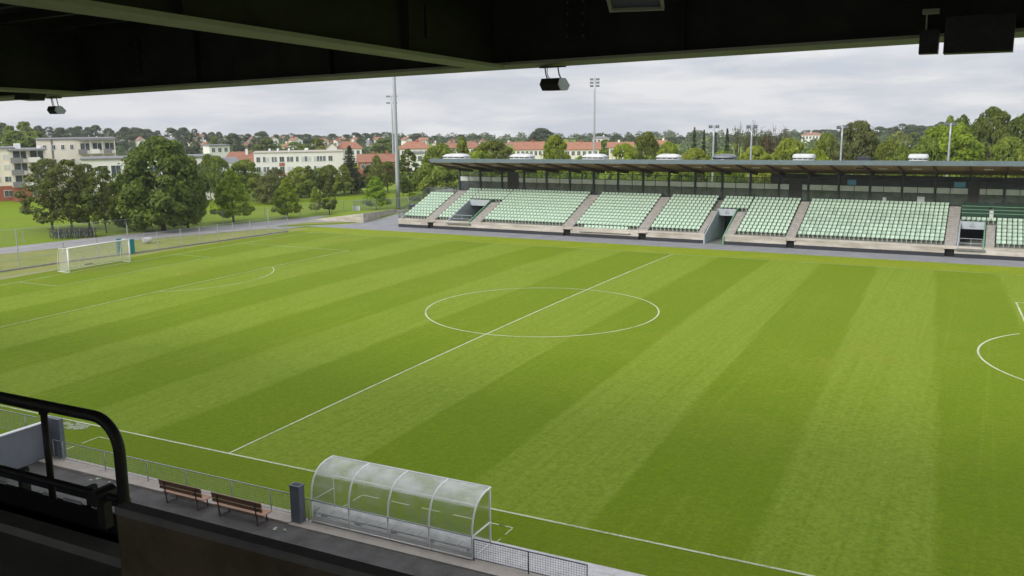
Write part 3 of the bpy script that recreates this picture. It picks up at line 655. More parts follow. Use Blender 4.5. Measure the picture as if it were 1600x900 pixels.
# things hanging from the girder
def floodlight(px, pv, rz, label, s=1.0):
    c = at(px, pv, y=GYR + .02); t = thing('hanging_floodlight', label, 'floodlight', c, rz, 'small floodlights hung under the roof edge')
    zt = gz(c.x) - c.z
    prof_ = [(-.10 * s, .10 * s), (.05 * s, .10 * s), (.16 * s, -.02 * s), (.10 * s, -.10 * s), (-.08 * s, -.10 * s), (-.15 * s, .0)]
    b = MB(); b.prism(prof_, 'x', -.20 * s, .20 * s); b.build('lamp_housing', M['girder'], t)
    b = MB(); b.prism([(y * .97, z * .97) for y, z in prof_], 'x', .201 * s, .215 * s); b.build('end_plate', M['galv'], t)
    b = MB(); b.add([(-.18 * s, .163 * s, -.025 * s), (.18 * s, .163 * s, -.025 * s), (.18 * s, .107 * s, -.10 * s), (-.18 * s, .107 * s, -.10 * s)], [(0, 1, 2, 3)]); b.build('lamp_glass', M['pane'], t)
    b = MB()
    for q, dx_ in ((-1, -.06), (1, -.07)):
        x = q * .15 * s; b.tube([(x, .0, .09 * s), (x + dx_ * .6, 0, zt * .55), (x + dx_, 0, zt - .01)], .011, 6)
    b.tube([(-.11 * s, .01, .1 * s), (-.155 * s, .02, zt * .45), (-.19, .03, zt * .7), (-.17, .02, zt)], .007, 6)
    b.build('hanger', M['darkmetal'], t)
    b = MB(); b.box(-.30, .22, -.05, .05, zt - .022, zt - .003); b.build('mounting_plate', M['girder'], t)
    return t
floodlight(866, 132, -.3, 'small dark floodlight with pale end plate hanging under roof edge, near mid picture')
floodlight(88, 172, -.2, 'small dark floodlight hanging on bent wires at the far left roof edge', .9)
c = at(46, 148, y=-50.6); t = thing('beam_floodlight', 'black floodlight in silhouette against the roof girder at far left', 'floodlight', c)
b = MB(); b.prism([(-.2, -.1), (.16, -.13), (.22, .02), (.1, .12), (-.16, .1)], 'x', -.24, .26); b.build('lamp_housing', M['blackpaint'], t)
b = MB(); b.tube([(0, 0, .1), (.02, 0, .42)], .02, 6); b.tube([(.2, 0, .1), (.2, .02, .30), (.02, 0, .42)], .014, 6); b.build('bracket', M['blackpaint'], t)
def speaker(px, pv, hw, hh, hd, label, arm):
    c = at(px, pv, y=-50.35); t = thing('speaker_box', label, 'loudspeaker', c, -.05)
    b = MB(); pr = [(-hd, -hh * .95), (hd * .8, -hh), (hd, -hh * .6), (hd, hh), (-hd, hh)]
    b.prism(pr, 'x', -hw, hw); b.build('cabinet', M['blackpaint'], t)
    b = MB(); b.box(-hw * .45, hw * .2, -hd - .012, -hd - .002, -hh * .88, -hh * .5); b.build('label_plate', M['girder'], t)
    if arm:
        b = MB(); b.box(-.10, .10, -.09, .03, hh + .20, hh + .26); b.build('arm_plate', M['flange'], t)
        b = MB(); b.box(-.055, -.035, -.06, -.04, hh - .02, hh + .20); b.build('arm', M['flange'], t)
    else:
        b = MB(); b.tube([(-.2, 0, hh), (.15, .02, hh + .5)], .012, 6); b.build('hanger', M['blackpaint'], t)
speaker(1452, 66, .115, .155, .07, 'narrow black loudspeaker under an olive bracket at the upper right roof edge', True)
speaker(1530, 54, .40, .235, .09, 'wide black loudspeaker box at the upper right roof edge', False)
# framed luminaire under the roof
c = at(992, 2, y=-54.2); t = thing('roof_luminaire', 'square framed roof lamp with olive rim at the top edge of the picture', 'lamp', c, .25)
t.rotation_euler = (-.35, 0, .25)
hw, hd = .30, .24
b = MB()
for x0, x1, y0, y1 in ((-hw, hw, -hd, -hd + .035), (-hw, hw, hd - .035, hd), (-hw, -hw + .035, -hd + .036, hd - .036), (hw - .035, hw, -hd + .036, hd - .036)): b.box(x0, x1, y0, y1, 0, .05)
b.build('rim', M['flange'], t)
b = MB(); b.box(-hw + .04, hw - .04, -hd + .04, hd - .04, .03, .04); b.build('diffuser', M['galvdark'], t)
b = MB(); b.prism([(-hw + .05, .05), (hw - .05, .05), (hw - .14, .25), (-hw + .14, .25)], 'y', -hd + .05, hd - .05); b.build('housing', M['girder'], t)
b = MB(); b.tube([(0, 0, .25), (0, .1, 1.2)], .015, 6); b.build('stem', M['girder'], t)

# ------------------------------------------------------------------ touchline fence
FY = -38.1
def fence(x0, x1, posts, zt, zb0, name, label, grid, mm):
    t = thing(name, label, 'fence', ((x0 + x1) / 2, FY, 0)); ox = t.location.x
    b = MB(); b.tube([(x0 - ox, 0, zt), (x1 - ox, 0, zt)], .024, 8); b.build('top_rail', M[mm], t, True)
    b = MB(); b.tube([(x0 - ox, 0, zb0 + .10), (x1 - ox, 0, zb0 + .10)], .014, 6); b.build('bottom_rail', M[mm], t, True)
    for x in posts:
        b = MB(); b.tube([(x - ox, .005, zb0), (x - ox, .005, zt - .01)], .022, 8); b.build('post', M[mm], t, True)
    b = MB(); n_ = int((zt - zb0 - .12) / (.095 if grid else .1)); r_ = .0035
    for i in range(1, n_ + 1):
        z = zb0 + .10 + (zt - zb0 - .12) * i / (n_ + 1); b.box(x0 - ox, x1 - ox, .018, .018 + 2 * r_, z - r_, z + r_)
    st = .095 if grid else .30; x = x0
    while x < x1:
        b.box(x - ox - r_, x - ox + r_, .0255, .0255 + 2 * r_, zb0 + .1, zt - .02); x += st
    tag(b.build('wire_mesh', M['galv'], t), kind='stuff') if False else b.build('wire_mesh', M['galv' if not grid else 'galvdark'], t)
    return t
fence(-6.75, 7.42, (-6.75, -6.1, -3.33, -.67, 1.6, 4.15, 6.2), .98, .075, 'touchline_fence', 'low steel pipe fence with wire mesh behind the two wooden benches', False, 'galv')
fence(15.42, 19.72, (15.42, 17.55, 19.70), .84, .03, 'touchline_fence', 'low dark mesh fence on the pale slabs right of the dugout', True, 'galvdark')
fence(7.86, 8.12, (7.88, 8.08), .93, .03, 'touchline_fence', 'short steel fence end between the grey box and the dugout', True, 'galv')
# fence continuing left of the grey ramp wall
fence(-19, -7.6, (-18.9, -15.3, -11.8, -8.6), 1.9, .9, 'touchline_fence', 'thin steel rail fence behind the top of the grey ramp wall', False, 'galv')

# ramp wall with end pier
t = thing('ramp_wall', 'pale grey wall of the sunken player ramp with dark end pier', 'wall', (-7.3, -40, 0))
b = MB(); b.prism([(-8, -2.2), (2.1, -2.2), (2.1, 1.68), (-8, 1.78)], 'x', -.12, .0); b.build('wall', M['rampgrey'], t)
b = MB(); b.prism([(-8, 1.78), (2.1, 1.68), (2.1, 1.73), (-8, 1.83)], 'x', -.16, .04); b.build('coping', M['white'], t)
b = MB(); b.cbox(.05, .95, 2.0, 2.25, -.02, 1.95, .01); b.build('end_pier', M['box'], t)

# grey box post
t = thing('utility_post', 'dark grey square box post beside the left end of the dugout', 'post', (7.78, -38.28, 0))
b = MB(); b.cbox(-.27, .19, -.19, .16, 0, 1.50, .02); b.build('housing', M['box'], t)
b = MB(); b.cbox(-.29, .21, -.21, .18, 1.50, 1.535, .012); b.build('lid', M['galvdark'], t)
b = MB(); b.box(-.21, .13, -.13, .10, 1.536, 1.545); b.build('lid_plate', M['plinth'], t)

# benches
def bench(x0, x1, y0, label):
    L_ = x1 - x0; t = thing('park_bench', label, 'bench', (x0, y0, -.01), 0, 'wooden benches by the touchline fence')
    b = MB()
    for i in range(5): y = .08 + i * .105; b.cbox(.0, L_, y, y + .085, .43, .465, .008)
    b.build('seat', M['wood'], t)
    b = MB()
    for z in (.62, .80):
        b.bar((-.02, .0 - (z - .6) * .12, z + .07), (L_ + .02, 0 - (z - .6) * .12, z + .07), .035, .145)
    b.bar((-.02, -.045, .985), (L_ + .02, -.045, .985), .045, .05)
    b.build('backrest', M['woodback'], t)
    for x in (.28, L_ - .28):
        b = MB(); b.bar((x, .045, 0), (x, -.015, .50), .05, .035, (0, 1, 0)); b.bar((x, -.012, .45), (x, -.075, 1.0), .05, .03, (0, 1, 0))
        b.build('rear_leg', M['rust'], t)
        b = MB(); b.bar((x, .03, .41), (x, .62, .41), .045, .035); b.bar((x, .52, .41), (x, .56, .0), .045, .035, (0, 1, 0)); b.bar((x, .05, .04), (x, .56, .04), .03, .025)
        b.build('front_leg', M['rust'], t)
bench(1.45, 3.72, -39.3, 'wooden slat bench behind the fence, left of the pair, seen from its back')
bench(4.35, 6.85, -39.32, 'wooden slat bench behind the fence, right of the pair, nearer the grey box')

# dugout shelter
DX0, DX1 = 8.25, 15.35
t = thing('dugout', 'curved clear plastic team dugout with white steel ribs on the touchline', 'dugout', (DX0, FY, .03))
LD = DX1 - DX0
arch = [(0, 0), (0, .5), (0, .95), (.03, 1.2), (.10, 1.48), (.23, 1.74), (.42, 1.95), (.68, 2.09), (1.0, 2.16), (1.42, 2.17)]
for i in range(5):
    x = LD * i / 4; b = MB(); b.tube([(x, y, z) for y, z in arch], .036, 8); b.build('rib', M['white'], t, True)
b = MB(); b.tube([(0, 1.42, 2.17), (LD, 1.42, 2.17)], .04, 8); b.build('front_beam', M['white'], t, True)
for x in (0, LD):
    b = MB(); b.tube([(x, 1.36, 2.15), (x, 1.36, 0)], .028, 8); b.tube([(x, .03, .86), (x, 1.35, .86)], .024, 8); b.tube([(x, .03, .06), (x, 1.35, .06)], .024, 8); b.build('end_frame', M['white'], t, True)
b = MB(); b.tube([(0, -.03, .90), (LD, -.03, .90)], .026, 8); b.build('back_rail', M['galv'], t, True)
b = MB(); b.tube([(0, -.03, .06), (LD, -.03, .06)], .03, 8); b.tube([(0, .70, 2.075), (LD, .70, 2.075)], .014, 6); b.build('lower_rail', M['white'], t, True)
b = MB(); b.box(.03, LD - .03, .0, .02, .03, .26); b.build('kick_plate', M['offwhite'], t)
b = MB(); fine = []
for (y0, z0), (y1, z1) in zip(arch, arch[1:]):
    for q in range(3): fine.append((y0 + (y1 - y0) * q / 3, z0 + (z1 - z0) * q / 3))
fine.append(arch[-1])
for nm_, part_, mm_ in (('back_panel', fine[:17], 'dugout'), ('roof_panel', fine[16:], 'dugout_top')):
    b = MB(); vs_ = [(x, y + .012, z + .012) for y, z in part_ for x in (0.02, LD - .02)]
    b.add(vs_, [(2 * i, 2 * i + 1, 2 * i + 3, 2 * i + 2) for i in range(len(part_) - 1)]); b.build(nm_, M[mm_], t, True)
for x in (0.012, LD - .012):
    b = MB(); pg = [(x, y + .03, z - .02) for y, z in arch] + [(x, 1.35, 2.14), (x, 1.35, .05), (x, .03, .05)]; b.add(pg, [tuple(range(len(pg)))]); b.build('end_pane', M['dugout'], t)
b = MB()
for i in range(12):
    x0 = .12 + (LD - .24) * i / 12; b.cbox(x0 + .01, x0 + (LD - .24) / 12 - .01, .18, .62, .27, .33, .015)
b.build('seat', M['slabs'], t)
b = MB()
for i in range(5): x = .3 + (LD - .6) * i / 4; b.box(x - .03, x + .03, .2, .55, .03, .27)
b.build('seat_support', M['galv'], t)
b = MB(); b.box(.05, LD - .05, .06, 1.33, .006, .03); b.build('floor_plate', M['slabs'], t)

# ------------------------------------------------------------------ goal
t = thing('goal', 'white football goal with net at the left end of the pitch', 'goal', (-HLL - .06, 0, 0)); z0 = CROWN - .0
gb = [(0, -3.72), (0, 3.72)]
for y in (-3.72, 3.72):
    b = MB(); b.tube([(0, y, .25), (0, y, 2.78)], .075, 10); b.build('goal_post', M['white'], t, True)
    b = MB(); b.tube([(-.03, y, 2.74), (-1.2, y * 1.03, 2.70), (-1.55, y * 1.03, 1.4), (-1.6, y * 1.03, .28)], .022, 6); b.tube([(-.03, y, .31), (-1.6, y * 1.03, .31)], .028, 6); b.build('net_support', M['white'], t, True)
b = MB(); b.tube([(0, -3.79, 2.74), (0, 3.79, 2.74)], .075, 10); b.build('crossbar', M['white'], t, True)
b = MB(); b.tube([(-1.6, -3.83, .31), (-1.6, 3.83, .31)], .028, 6); b.build('ground_bar', M['white'], t, True)
b = MB(); r_ = .008
prf = [(-.03, 2.70), (-1.2, 2.62), (-1.45, 1.5), (-1.6, .33)]
def sagz(y): return -.13 * math.cos(y / 3.72 * PI / 2)
ny_ = 56
for i in range(ny_ + 1):
    y = -3.72 + 7.44 * i / ny_
    for j, ((x0, za), (x1, zb_)) in enumerate(zip(prf, prf[1:])):
        s0 = sagz(y) * (1 if j == 1 else 0); s1 = sagz(y) * (1 if j == 0 else 0)
        b.bar((x0, y, za + s0), (x1, y, zb_ + s1), 2 * r_, r_)
for j, ((x0, za), (x1, zb_)) in enumerate(zip(prf, prf[1:])):
    for q in range(9):
        f_ = q / 9; ys_ = [-3.72 + 7.44 * k / 8 for k in range(9)]
        for ya, yb2 in zip(ys_, ys_[1:]):
            g0 = (1 - f_) if j == 1 else (f_ if j == 0 else 0)
            b.bar((x0 + (x1 - x0) * f_, ya, za + (zb_ - za) * f_ + sagz(ya) * g0), (x0 + (x1 - x0) * f_, yb2, za + (zb_ - za) * f_ + sagz(yb2) * g0), r_, 2 * r_)
for y in (-3.76, 3.76):
    for q in range(18):
        z = .35 + 2.3 * q / 18; b.bar((-.03, y, z), (-1.62 + .4 * (z / 2.7), y, z), r_, 2 * r_)
    for q in range(12): x = -.1 - 1.25 * q / 12; b.bar((x, y, .33), (x, y, 2.65), 2 * r_, r_)
b.build('net', mat('net_cord', (.62, .62, .55), .8), t)
c = at(139, 412, z=.35); t = thing('kit_bag', 'small dark bag lying against the back of the goal net', 'bag', (c.x, c.y, .02))
b = MB(); b.cbox(-.25, .2, -.45, .45, 0, .34, .08); b.build('bag', M['rubber'], t); b = MB(); b.tube([(0, -.2, .33), (0, -.1, .46), (0, .1, .46), (0, .2, .33)], .02, 6); b.build('strap', M['rubber'], t)

# ------------------------------------------------------------------ left boundary fence, bits along it
fl = [(-60.3, -14), (-59.4, -5.3), (-58.9, 1.8), (-57.4, 9.1), (-56.5, 16), (-55.4, 24), (-54.7, 29.8), (-54.2, 33)]
t = thing('boundary_fence', 'tall thin chain link fence on grey posts behind the goal and along the path', 'fence', (-57, 9, 0))
b = MB(); ch = MB(); r_ = MB(); k_ = MB()
def fpt(y):
    for (xa, ya), (xb, yb_) in zip(fl, fl[1:]):
        if y <= yb_: return xa + (xb - xa) * (y - ya) / (yb_ - ya)
    return fl[-1][0]
ysf = [-14, -9.5, -5.3, -3.2, 1.9, 5.6, 9.2, 13.0, 16.2, 18.9, 21.6, 23.9, 26.7, 29.8, 33]
for i, y in enumerate(ysf):
    h = 4.2 if i in (2, 3) else (3.4 if i in (6, 13) else 2.2); x = fpt(y)
    p_ = MB(); p_.tube([(x + 57, y - 9, 0), (x + 57, y - 9, h)], .05, 6); p_.build('post', M['galv'], t)
for ya, yb_ in zip(ysf, ysf[1:]):
    xa, xb = fpt(ya) + 57, fpt(yb_) + 57
    for z in (.12, 1.1, 2.1): r_.tube([(xa, ya - 9, z), (xb, yb_ - 9, z)], .018, 5)
    ch.add([(xa, ya - 9, .1), (xb, yb_ - 9, .1), (xb, yb_ - 9, 2.1), (xa, ya - 9, 2.1)], [(0, 1, 2, 3)])
    k_.bar((xa, ya - 9, .04), (xb, yb_ - 9, .04), .12, .16)
r_.build('fence_wire', M['galv'], t); ch.build('chain_link', M['chainlink'], t); k_.build('base_kerb', M['concrete_dark'], t)
# second fence beyond the path, along the park
t = thing('park_fence', 'pale thin fence between the path and the park trees', 'fence', (-66, 40, 0))
pf = [(-80, 2), (-76, 14), (-72.4, 27), (-69, 36), (-66, 46), (-63.2, 54), (-60.3, 60)]; b = MB(); ch = MB()
for i, ((xa, ya), (xb, yb_)) in enumerate(zip(pf, pf[1:])):
    for q in range(3):
        x, y = xa + (xb - xa) * q / 3, ya + (yb_ - ya) * q / 3; p_ = MB(); p_.tube([(x + 66, y - 40, 0), (x + 66, y - 40, 2.0)], .035, 6); p_.build('post', M['galv'], t)
    b.tube([(xa + 66, ya - 40, 1.95), (xb + 66, yb_ - 40, 1.95)], .02, 5); ch.add([(xa + 66, ya - 40, .1), (xb + 66, yb_ - 40, .1), (xb + 66, yb_ - 40, 1.95), (xa + 66, ya - 40, 1.95)], [(0, 1, 2, 3)])
b.build('fence_wire', M['galv'], t); ch.build('chain_link', M['chainlink'], t)
# ramp retaining wall and fence on top of it
t = thing('retaining_wall', 'low pale concrete retaining wall beside the ramp, left of the stand', 'wall', (-51, 46, 0))
b = MB(); b.prism([(0, -.1), (16, -.1), (16, .35), (0, 1.35)], 'x', -.25, 0)
vs_ = [(-.25, 0, -.1), (-.25, 0, 1.35), (-10, -.5 + 3, -.1), (-10, 3 - .5, .10)]
b.v = [(x - y * .30, y, z) for x, y, z in b.v]
b.prism([(-.3, -.1), (-.3, 1.33), (-9.5, .05), (-9.5, -.1)], 'y', .02, .3); b.build('wall', M['concrete'], t)
b = MB(); b.add([(-.1, .3, 1.30), (-4.7, 15.9, .33), (-11, 10, .3), (-9.5, .3, .05)], [(0, 1, 2, 3)]); b.build('bank', M['park'], t)
t = thing('mesh_fence', 'pale glassy mesh fence on posts beside the tall mast foot', 'fence', (-60, 62, 0))
b = MB(); ch = MB(); A, B_ = at(553, 331, y=58.0), at(655, 318, y=67.5); B_.z = A.z = .2
A, B_ = Vector((A.x + 60, A.y - 62, .15)), Vector((B_.x + 60, B_.y - 62, .3))
for i in range(7):
    p = A.lerp(B_, i / 6); p_ = MB(); p_.tube([p, p + Vector((0, 0, 1.7))], .04, 6); p_.build('post', M['galv'], t)
ch.add([A, B_, B_ + Vector((0, 0, 1.6)), A + Vector((0, 0, 1.6))], [(0, 1, 2, 3)]); ch.build('mesh_panel', M['netmesh'], t); b.tube([A + Vector((0, 0, 1.66)), B_ + Vector((0, 0, 1.66))], .025, 5); b.build('top_rail', M['galv'], t)
c = at(557, 331, z=0); t = thing('white_board', 'white board leaning at the end of the mesh fence near the mast', 'board', (c.x, c.y, .1), .4)
b = MB(); b.cbox(-.6, .6, -.04, .04, 0, .85, .01); b.build('board', M['white'], t); b = MB(); b.bar((-.5, .04, 0), (-.5, .4, .0), .04, .04); b.bar((.5, .04, 0), (.5, .4, 0), .04, .04); b.build('foot', M['galv'], t)
c = at(644, 331, z=0); t = thing('electric_cabinet', 'dark cabinet at the foot of the tall mast', 'cabinet', (c.x, c.y, 0))
b = MB(); b.cbox(-.5, .5, -.35, .35, 0, 1.25, .03); b.build('housing', M['box'], t); b = MB(); b.box(-.45, -.02, -.37, -.352, .1, 1.15); b.box(.02, .45, -.37, -.352, .1, 1.15); b.build('door', M['plinth'], t)
for i, (u, v, lab) in enumerate(((208, 397, 'teal pad on the fence, right of the goal post'), (188, 396, 'teal pad on the fence, seen through the goal net'))):
    c = at(u, v, z=0); c.x -= .1; t = thing('fence_pad', lab, 'pad', (c.x, c.y, 0))
    b = MB(); b.cbox(-.12, .12, -.33, .33, .12, 1.75, .05); b.build('pad', M['teal'], t); b = MB(); b.tube([(-.16, -.2, 0), (-.16, -.2, 1.9)], .04, 6); b.build('post', M['galv'], t)
c = at(226, 381, z=0); t = thing('small_sign', 'small white sign on a short post beside the fence, right of the goal', 'sign', (c.x, c.y, 0))
b = MB(); b.tube([(0, 0, 0), (0, 0, 1.3)], .035, 6); b.build('post', M['galv'], t); b = MB(); b.box(.04, .06, -.35, .05, .25, .85); b.build('panel', M['white'], t)
c = at(232, 380, z=0); t = thing('white_roller', 'white line marking roller parked by the fence, right of the goal', 'machine', (c.x, c.y, 0))
b = MB(); b.tube([(0, -.5, .4), (0, -.35, .42), (0, .35, .42), (0, .5, .38)], [.18, .36, .36, .15], 10); b.build('drum', M['offwhite'], t, True); b = MB(); b.tube([(0, -.4, .4), (-.6, -.3, .9), (-.6, .3, .9), (0, .4, .4)], .03, 6); b.build('handle', M['galvdark'], t)

# bicycles in a rack under the trees
def bike():
    t = thing('bicycle', 'dark bicycle parked in the rack under the left trees', 'bicycle')
    def ring(y, r, rr): return [(0, y + r * math.cos(a), .34 + r * math.sin(a)) for a in [2 * PI * i / 16 for i in range(17)]]
    for y in (-.52, .52):
        b = MB(); b.tube(ring(y, .32, 0), .03, 5); w_ = b.build('wheel', M['rubber'], t)
        b = MB(); 
        for a in range(0, 8): b.bar((0, y, .34), (0, y + .31 * math.cos(a * PI / 4), .34 + .31 * math.sin(a * PI / 4)), .008, .008)
        b.build('spokes', M['galv'], w_)
    b = MB(); P_ = dict(bb=(0, -.05, .32), st=(0, -.18, .85), hd=(0, .36, .88), ra=(0, -.52, .34), fa=(0, .52, .34))
    for p, q in (('bb', 'st'), ('bb', 'hd'), ('st', 'hd'), ('ra', 'bb'), ('ra', 'st'), ('fa', 'hd')): b.tube([P_[p], P_[q]], .022, 6)
    b.build('frame', M['blackpaint'], t)
    b = MB(); b.tube([(-.28, .25, 1.02), (-.1, .36, 1.0), (0, .38, .92), (.1, .36, 1.0), (.28, .25, 1.02)], .02, 6); b.build('handlebar', M['darkmetal'], t)
    b = MB(); b.cbox(-.08, .08, -.34, -.06, .88, .95, .02); b.build('saddle', M['rubber'], t)
    return t
bk0 = bike(); A, B_ = at(84, 373, z=0), at(150, 370, z=0)
bk0.scale = (1.2, 1.2, 1.2)
for i in range(26):
    row = i // 13; p = A.lerp(B_, (i % 13) / 12) + Vector((-1.5, .6, 0)) * row
    lab = ('dark bicycle, %s from left, in the %s row of the rack under the trees' % (ORD[i % 13 + 1], ('front', 'rear')[row]))
    rz_ = 1.15 + rnd.uniform(-.25, .25)
    if i == 0: bk0.location = p; bk0.rotation_euler = (0, 0, rz_); bk0['label'] = lab; bk0['group'] = 'bicycles in the rack under the trees'
    else: dup(bk0, (p.x, p.y, 0), rz_, lab)
t = thing('bicycle_rack', 'low steel rail rack holding dark bicycles under the left trees', 'rack', (A.x, A.y, 0)); d_ = B_ - A; 
b = MB(); b.tube([(-.4, 0, .75), (d_.x + .5, d_.y, .75)], .03, 6); b.build('rail', M['darkmetal'], t)
for i in range(5):
    b = MB(); q = i / 4; b.tube([(d_.x * q, d_.y * q, 0), (d_.x * q, d_.y * q, .75)], .03, 6); b.build('leg', M['galv'], t)

# ------------------------------------------------------------------ masts and lamp poles
def mast(name, label, base, h, r0, r1, heads, m='galv', hw=1.0, group=None):
    t = thing(name, label, 'floodlight mast' if h > 18 else 'lamp pole', base, 0.3, group)
    b = MB(); n = 8; b.tube([(0, 0, h * i / n) for i in range(n + 1)], [r0 + (r1 - r0) * i / n for i in range(n + 1)], 12); b.build('mast_pole', M[m], t, True)
    for z in heads:
        b = MB(); b.tube([(-hw, 0, z), (hw, 0, z)], .05, 6); b.build('cross_arm', M[m], t)
        for q in (-1, -.55, .55, 1):
            b = MB(); x = q * hw; b.prism([(-.12, -.16), (.16, -.24), (.22, .0), (-.06, .2)], 'x', x - .2 * hw, x + .2 * hw); b.v = [(a, c, d + z + .1) for a, c, d in b.v]; b.build('lamp_head', M['galvdark'] if m == 'galv' else M['white'], t)
    b = MB(); b.tube([(0, 0, 0), (0, 0, .05)], r0 * 1.7, 12); b.build('base_plate', M['concrete_dark'], t)
    return t
c = at(622.5, 325, z=0); mast('floodlight_mast', 'very tall thick pale grey mast left of the stand, rising out of view', (c.x, c.y, 0), 37, .37, .2, (35.5, 36.4), hw=1.8)
def zat(u, v, t): return deep(u, v, t).z
c = deep(614.5, 240, 250); mast('floodlight_mast', 'slim distant floodlight mast directly left behind the tall thick mast', (c.x, c.y, -.05), zat(614, 150, 250), .30, .16, (zat(614, 151, 250), zat(614, 161, 250)), hw=1.25)
c = deep(928.5, 235, 200); h = zat(929, 122, 200); mast('floodlight_mast', 'tall slim mast with three lamp rows behind the middle of the stand', (c.x, c.y, -.05), h, .27, .15, (h - .4, h - 1.1, h - 1.8), hw=.85)
for u, v, lab in ((1114, 196, 'leftmost of the four short lamp poles behind the stand roof'), (1173, 196, 'second from left of the short lamp poles behind the stand roof'), (1313.5, 197, 'third short lamp pole behind the roof, before an olive tree'), (1481.5, 192, 'short lamp pole behind the roof, before the large bright tree')):
    y = 68.; c = at(u, 250, y=y); z = at(u, v, y=y).z; mast('lamp_pole', lab, (c.x, y, 0), z, .20, .11, (z - .25,), hw=.62, group='lamp poles behind the stand')

# ------------------------------------------------------------------ buildings
def frame_at(u0, u1, vtop, t, name, label, rz=0., group=None):
    p = deep((u0 + u1) / 2, 260, t); zt = deep((u0 + u1) / 2, vtop, t).z; wd = (u1 - u0) / F * t
    ang = math.atan2(R2.y, R2.x) + rz + math.atan((800 - (u0 + u1) / 2) / F)
    o = thing(name, label, 'house' if 'house' in name else 'apartment block' if 'apart' in name else 'building', (p.x, p.y, ground_z(p.x, p.y)), ang, group)
    return o, wd, zt - ground_z(p.x, p.y)
def windows(o, x0, x1, n, z0, z1, wd, y=-.02, m='pane', blinds=0.):
    for i in range(n):
        xc = x0 + (x1 - x0) * (i + .5) / n
        b = MB(); b.box(xc - wd / 2 - .08, xc + wd / 2 + .08, y - .04, y + .03, z0 - .08, z1 + .08); w_ = b.build('window', M['white'], o)
        b = MB(); b.box(xc - wd / 2, xc - .03, y - .06, y - .041, z0, z1); b.box(xc + .03, xc + wd / 2, y - .06, y - .041, z0, z1); b.build('pane', M['blind' if rnd.random() < blinds else m], w_)
def boxb(o, name, x0, x1, y0, y1, z0, z1, m): b = MB(); b.box(x0, x1, y0, y1, z0, z1); return b.build(name, M[m], o)
def balconies(o, x0, x1, zs, dep=1.4, n=2):
    for z in zs:
        boxb(o, 'balcony', x0, x1, -dep, -.01, z - .12, z + .02, 'concrete')
        w_ = (x1 - x0) / n
        for i in range(n):
            boxb(o, 'balcony_panel', x0 + w_ * i + (.1 if i else 0), x0 + w_ * i + w_ * .72, -dep - .03, -dep + .02, z + .022, z + .95, 'plaster' if i % 2 else 'greyroof')
            boxb(o, 'balcony_window', x0 + w_ * i + .5, x0 + w_ * (i + .55), -.05, -.005, z + .05, z + 2.15, 'pane')
            boxb(o, 'balcony_window', x0 + w_ * (i + .62), x0 + w_ * (i + .92), -.05, -.005, z + .7, z + 2.1, 'pane')
        for i in range(n + 1): boxb(o, 'balcony_post', x0 + (w_ - .03) * i, x0 + (w_ - .03) * i + .1, -dep + .03, -dep + .13, z + .02, z + 2.65, 'plaster')
# block with brick foot, far left
o, wd, h = frame_at(-60, 19, 233, 176, 'apartment_block', 'cream apartment block with brick ground floor at the far left edge')
boxb(o, 'wall', -wd / 2, wd / 2, 0, 10, 2.9, h, 'plaster2'); boxb(o, 'brick_base', -wd / 2 + .02, wd / 2 - .02, .02, 10, -1, 2.9, 'brick')
boxb(o, 'roof', -wd / 2 - .2, wd / 2 + .2, -.3, 10.2, h, h + .25, 'greyroof')
for z0 in (3.7, 6.0, 8.0): windows(o, wd / 2 - 9, wd / 2 - .3, 4, z0, z0 + 1.0, 1.3, blinds=.6)
windows(o, wd / 2 - 6, wd / 2 - .2, 2, .8, 2.0, 1.5)
o, wd, h = frame_at(19, 70, 235, 177, 'apartment_block', 'lower apartment block with stacked balconies, far left, beside the taller block')
boxb(o, 'wall', -wd / 2, wd / 2, .0, 10, 2.8, h, 'plaster2'); boxb(o, 'brick_base', -wd / 2 + .02, wd / 2, -.9, 10, -1, 2.7, 'brick')
boxb(o, 'roof', -wd / 2 - .1, wd / 2 + .1, -1.7, 10.2, h, h + .28, 'greyroof'); balconies(o, -wd / 2 + .25, wd / 2 - .2, (2.9, 5.2, 7.5), 1.3, 2); windows(o, -.2, 2.2, 1, .9, 2.0, 1.2, y=-.93)
b = MB(); b.cbox(-2.2, -1, 3, 4.2, h + .25, h + 1.3, .05); b.build('roof_unit', M['white'], o); b = MB(); b.cbox(1.8, 2.5, 3, 3.8, h + .25, h + .75, .1); b.build('roof_unit', M['white'], o)
o, wd, h = frame_at(67, 178, 217.5, 192, 'apartment_block', 'tall flat roofed cream apartment block with blank side wall and balconies')
boxb(o, 'wall', -wd / 2, wd / 2, 0, 12, -1, h, 'plaster2'); boxb(o, 'roof', -wd / 2 - .1, wd / 2 + .15, -.25, 12.2, h, h + .22, 'greyroof')
boxb(o, 'wall_joint', -wd / 2 + 2.7, -wd / 2 + 3.1, -.03, -.003, 0, h - .02, 'concrete_step')
for z0 in (h - 2.0, h - 4.9): windows(o, -wd / 2 + .6, -wd / 2 + 7.4, 4, z0, z0 + .9, .55)
for z0 in (h - 2.0,): pass
balconies(o, wd / 2 - 7.2, wd / 2 - .1, (h - 5.9, h - 3.0), 1.3, 3); boxb(o, 'balcony_roof', wd / 2 - 7.3, wd / 2 + .05, -1.4, -.26, h - .2, h + .1, 'greyroof')
o, wd, h = frame_at(137, 330, 247, 172, 'apartment_block', 'low white flat roofed block half hidden behind the large dark trees')
boxb(o, 'wall', -wd / 2, wd / 2, 0, 10, -1, h, 'plaster'); boxb(o, 'roof', -wd / 2 - .2, wd / 2 + .2, -.3, 10.2, h, h + .2, 'greyroof')
windows(o, -wd / 2 + 2.5, wd / 2 - 1, 9, h - 3.3, h - 1.2, 1.6); windows(o, -wd / 2 + 2.5, wd / 2 - 1, 9, h - 6.3, h - 4.3, 1.6)
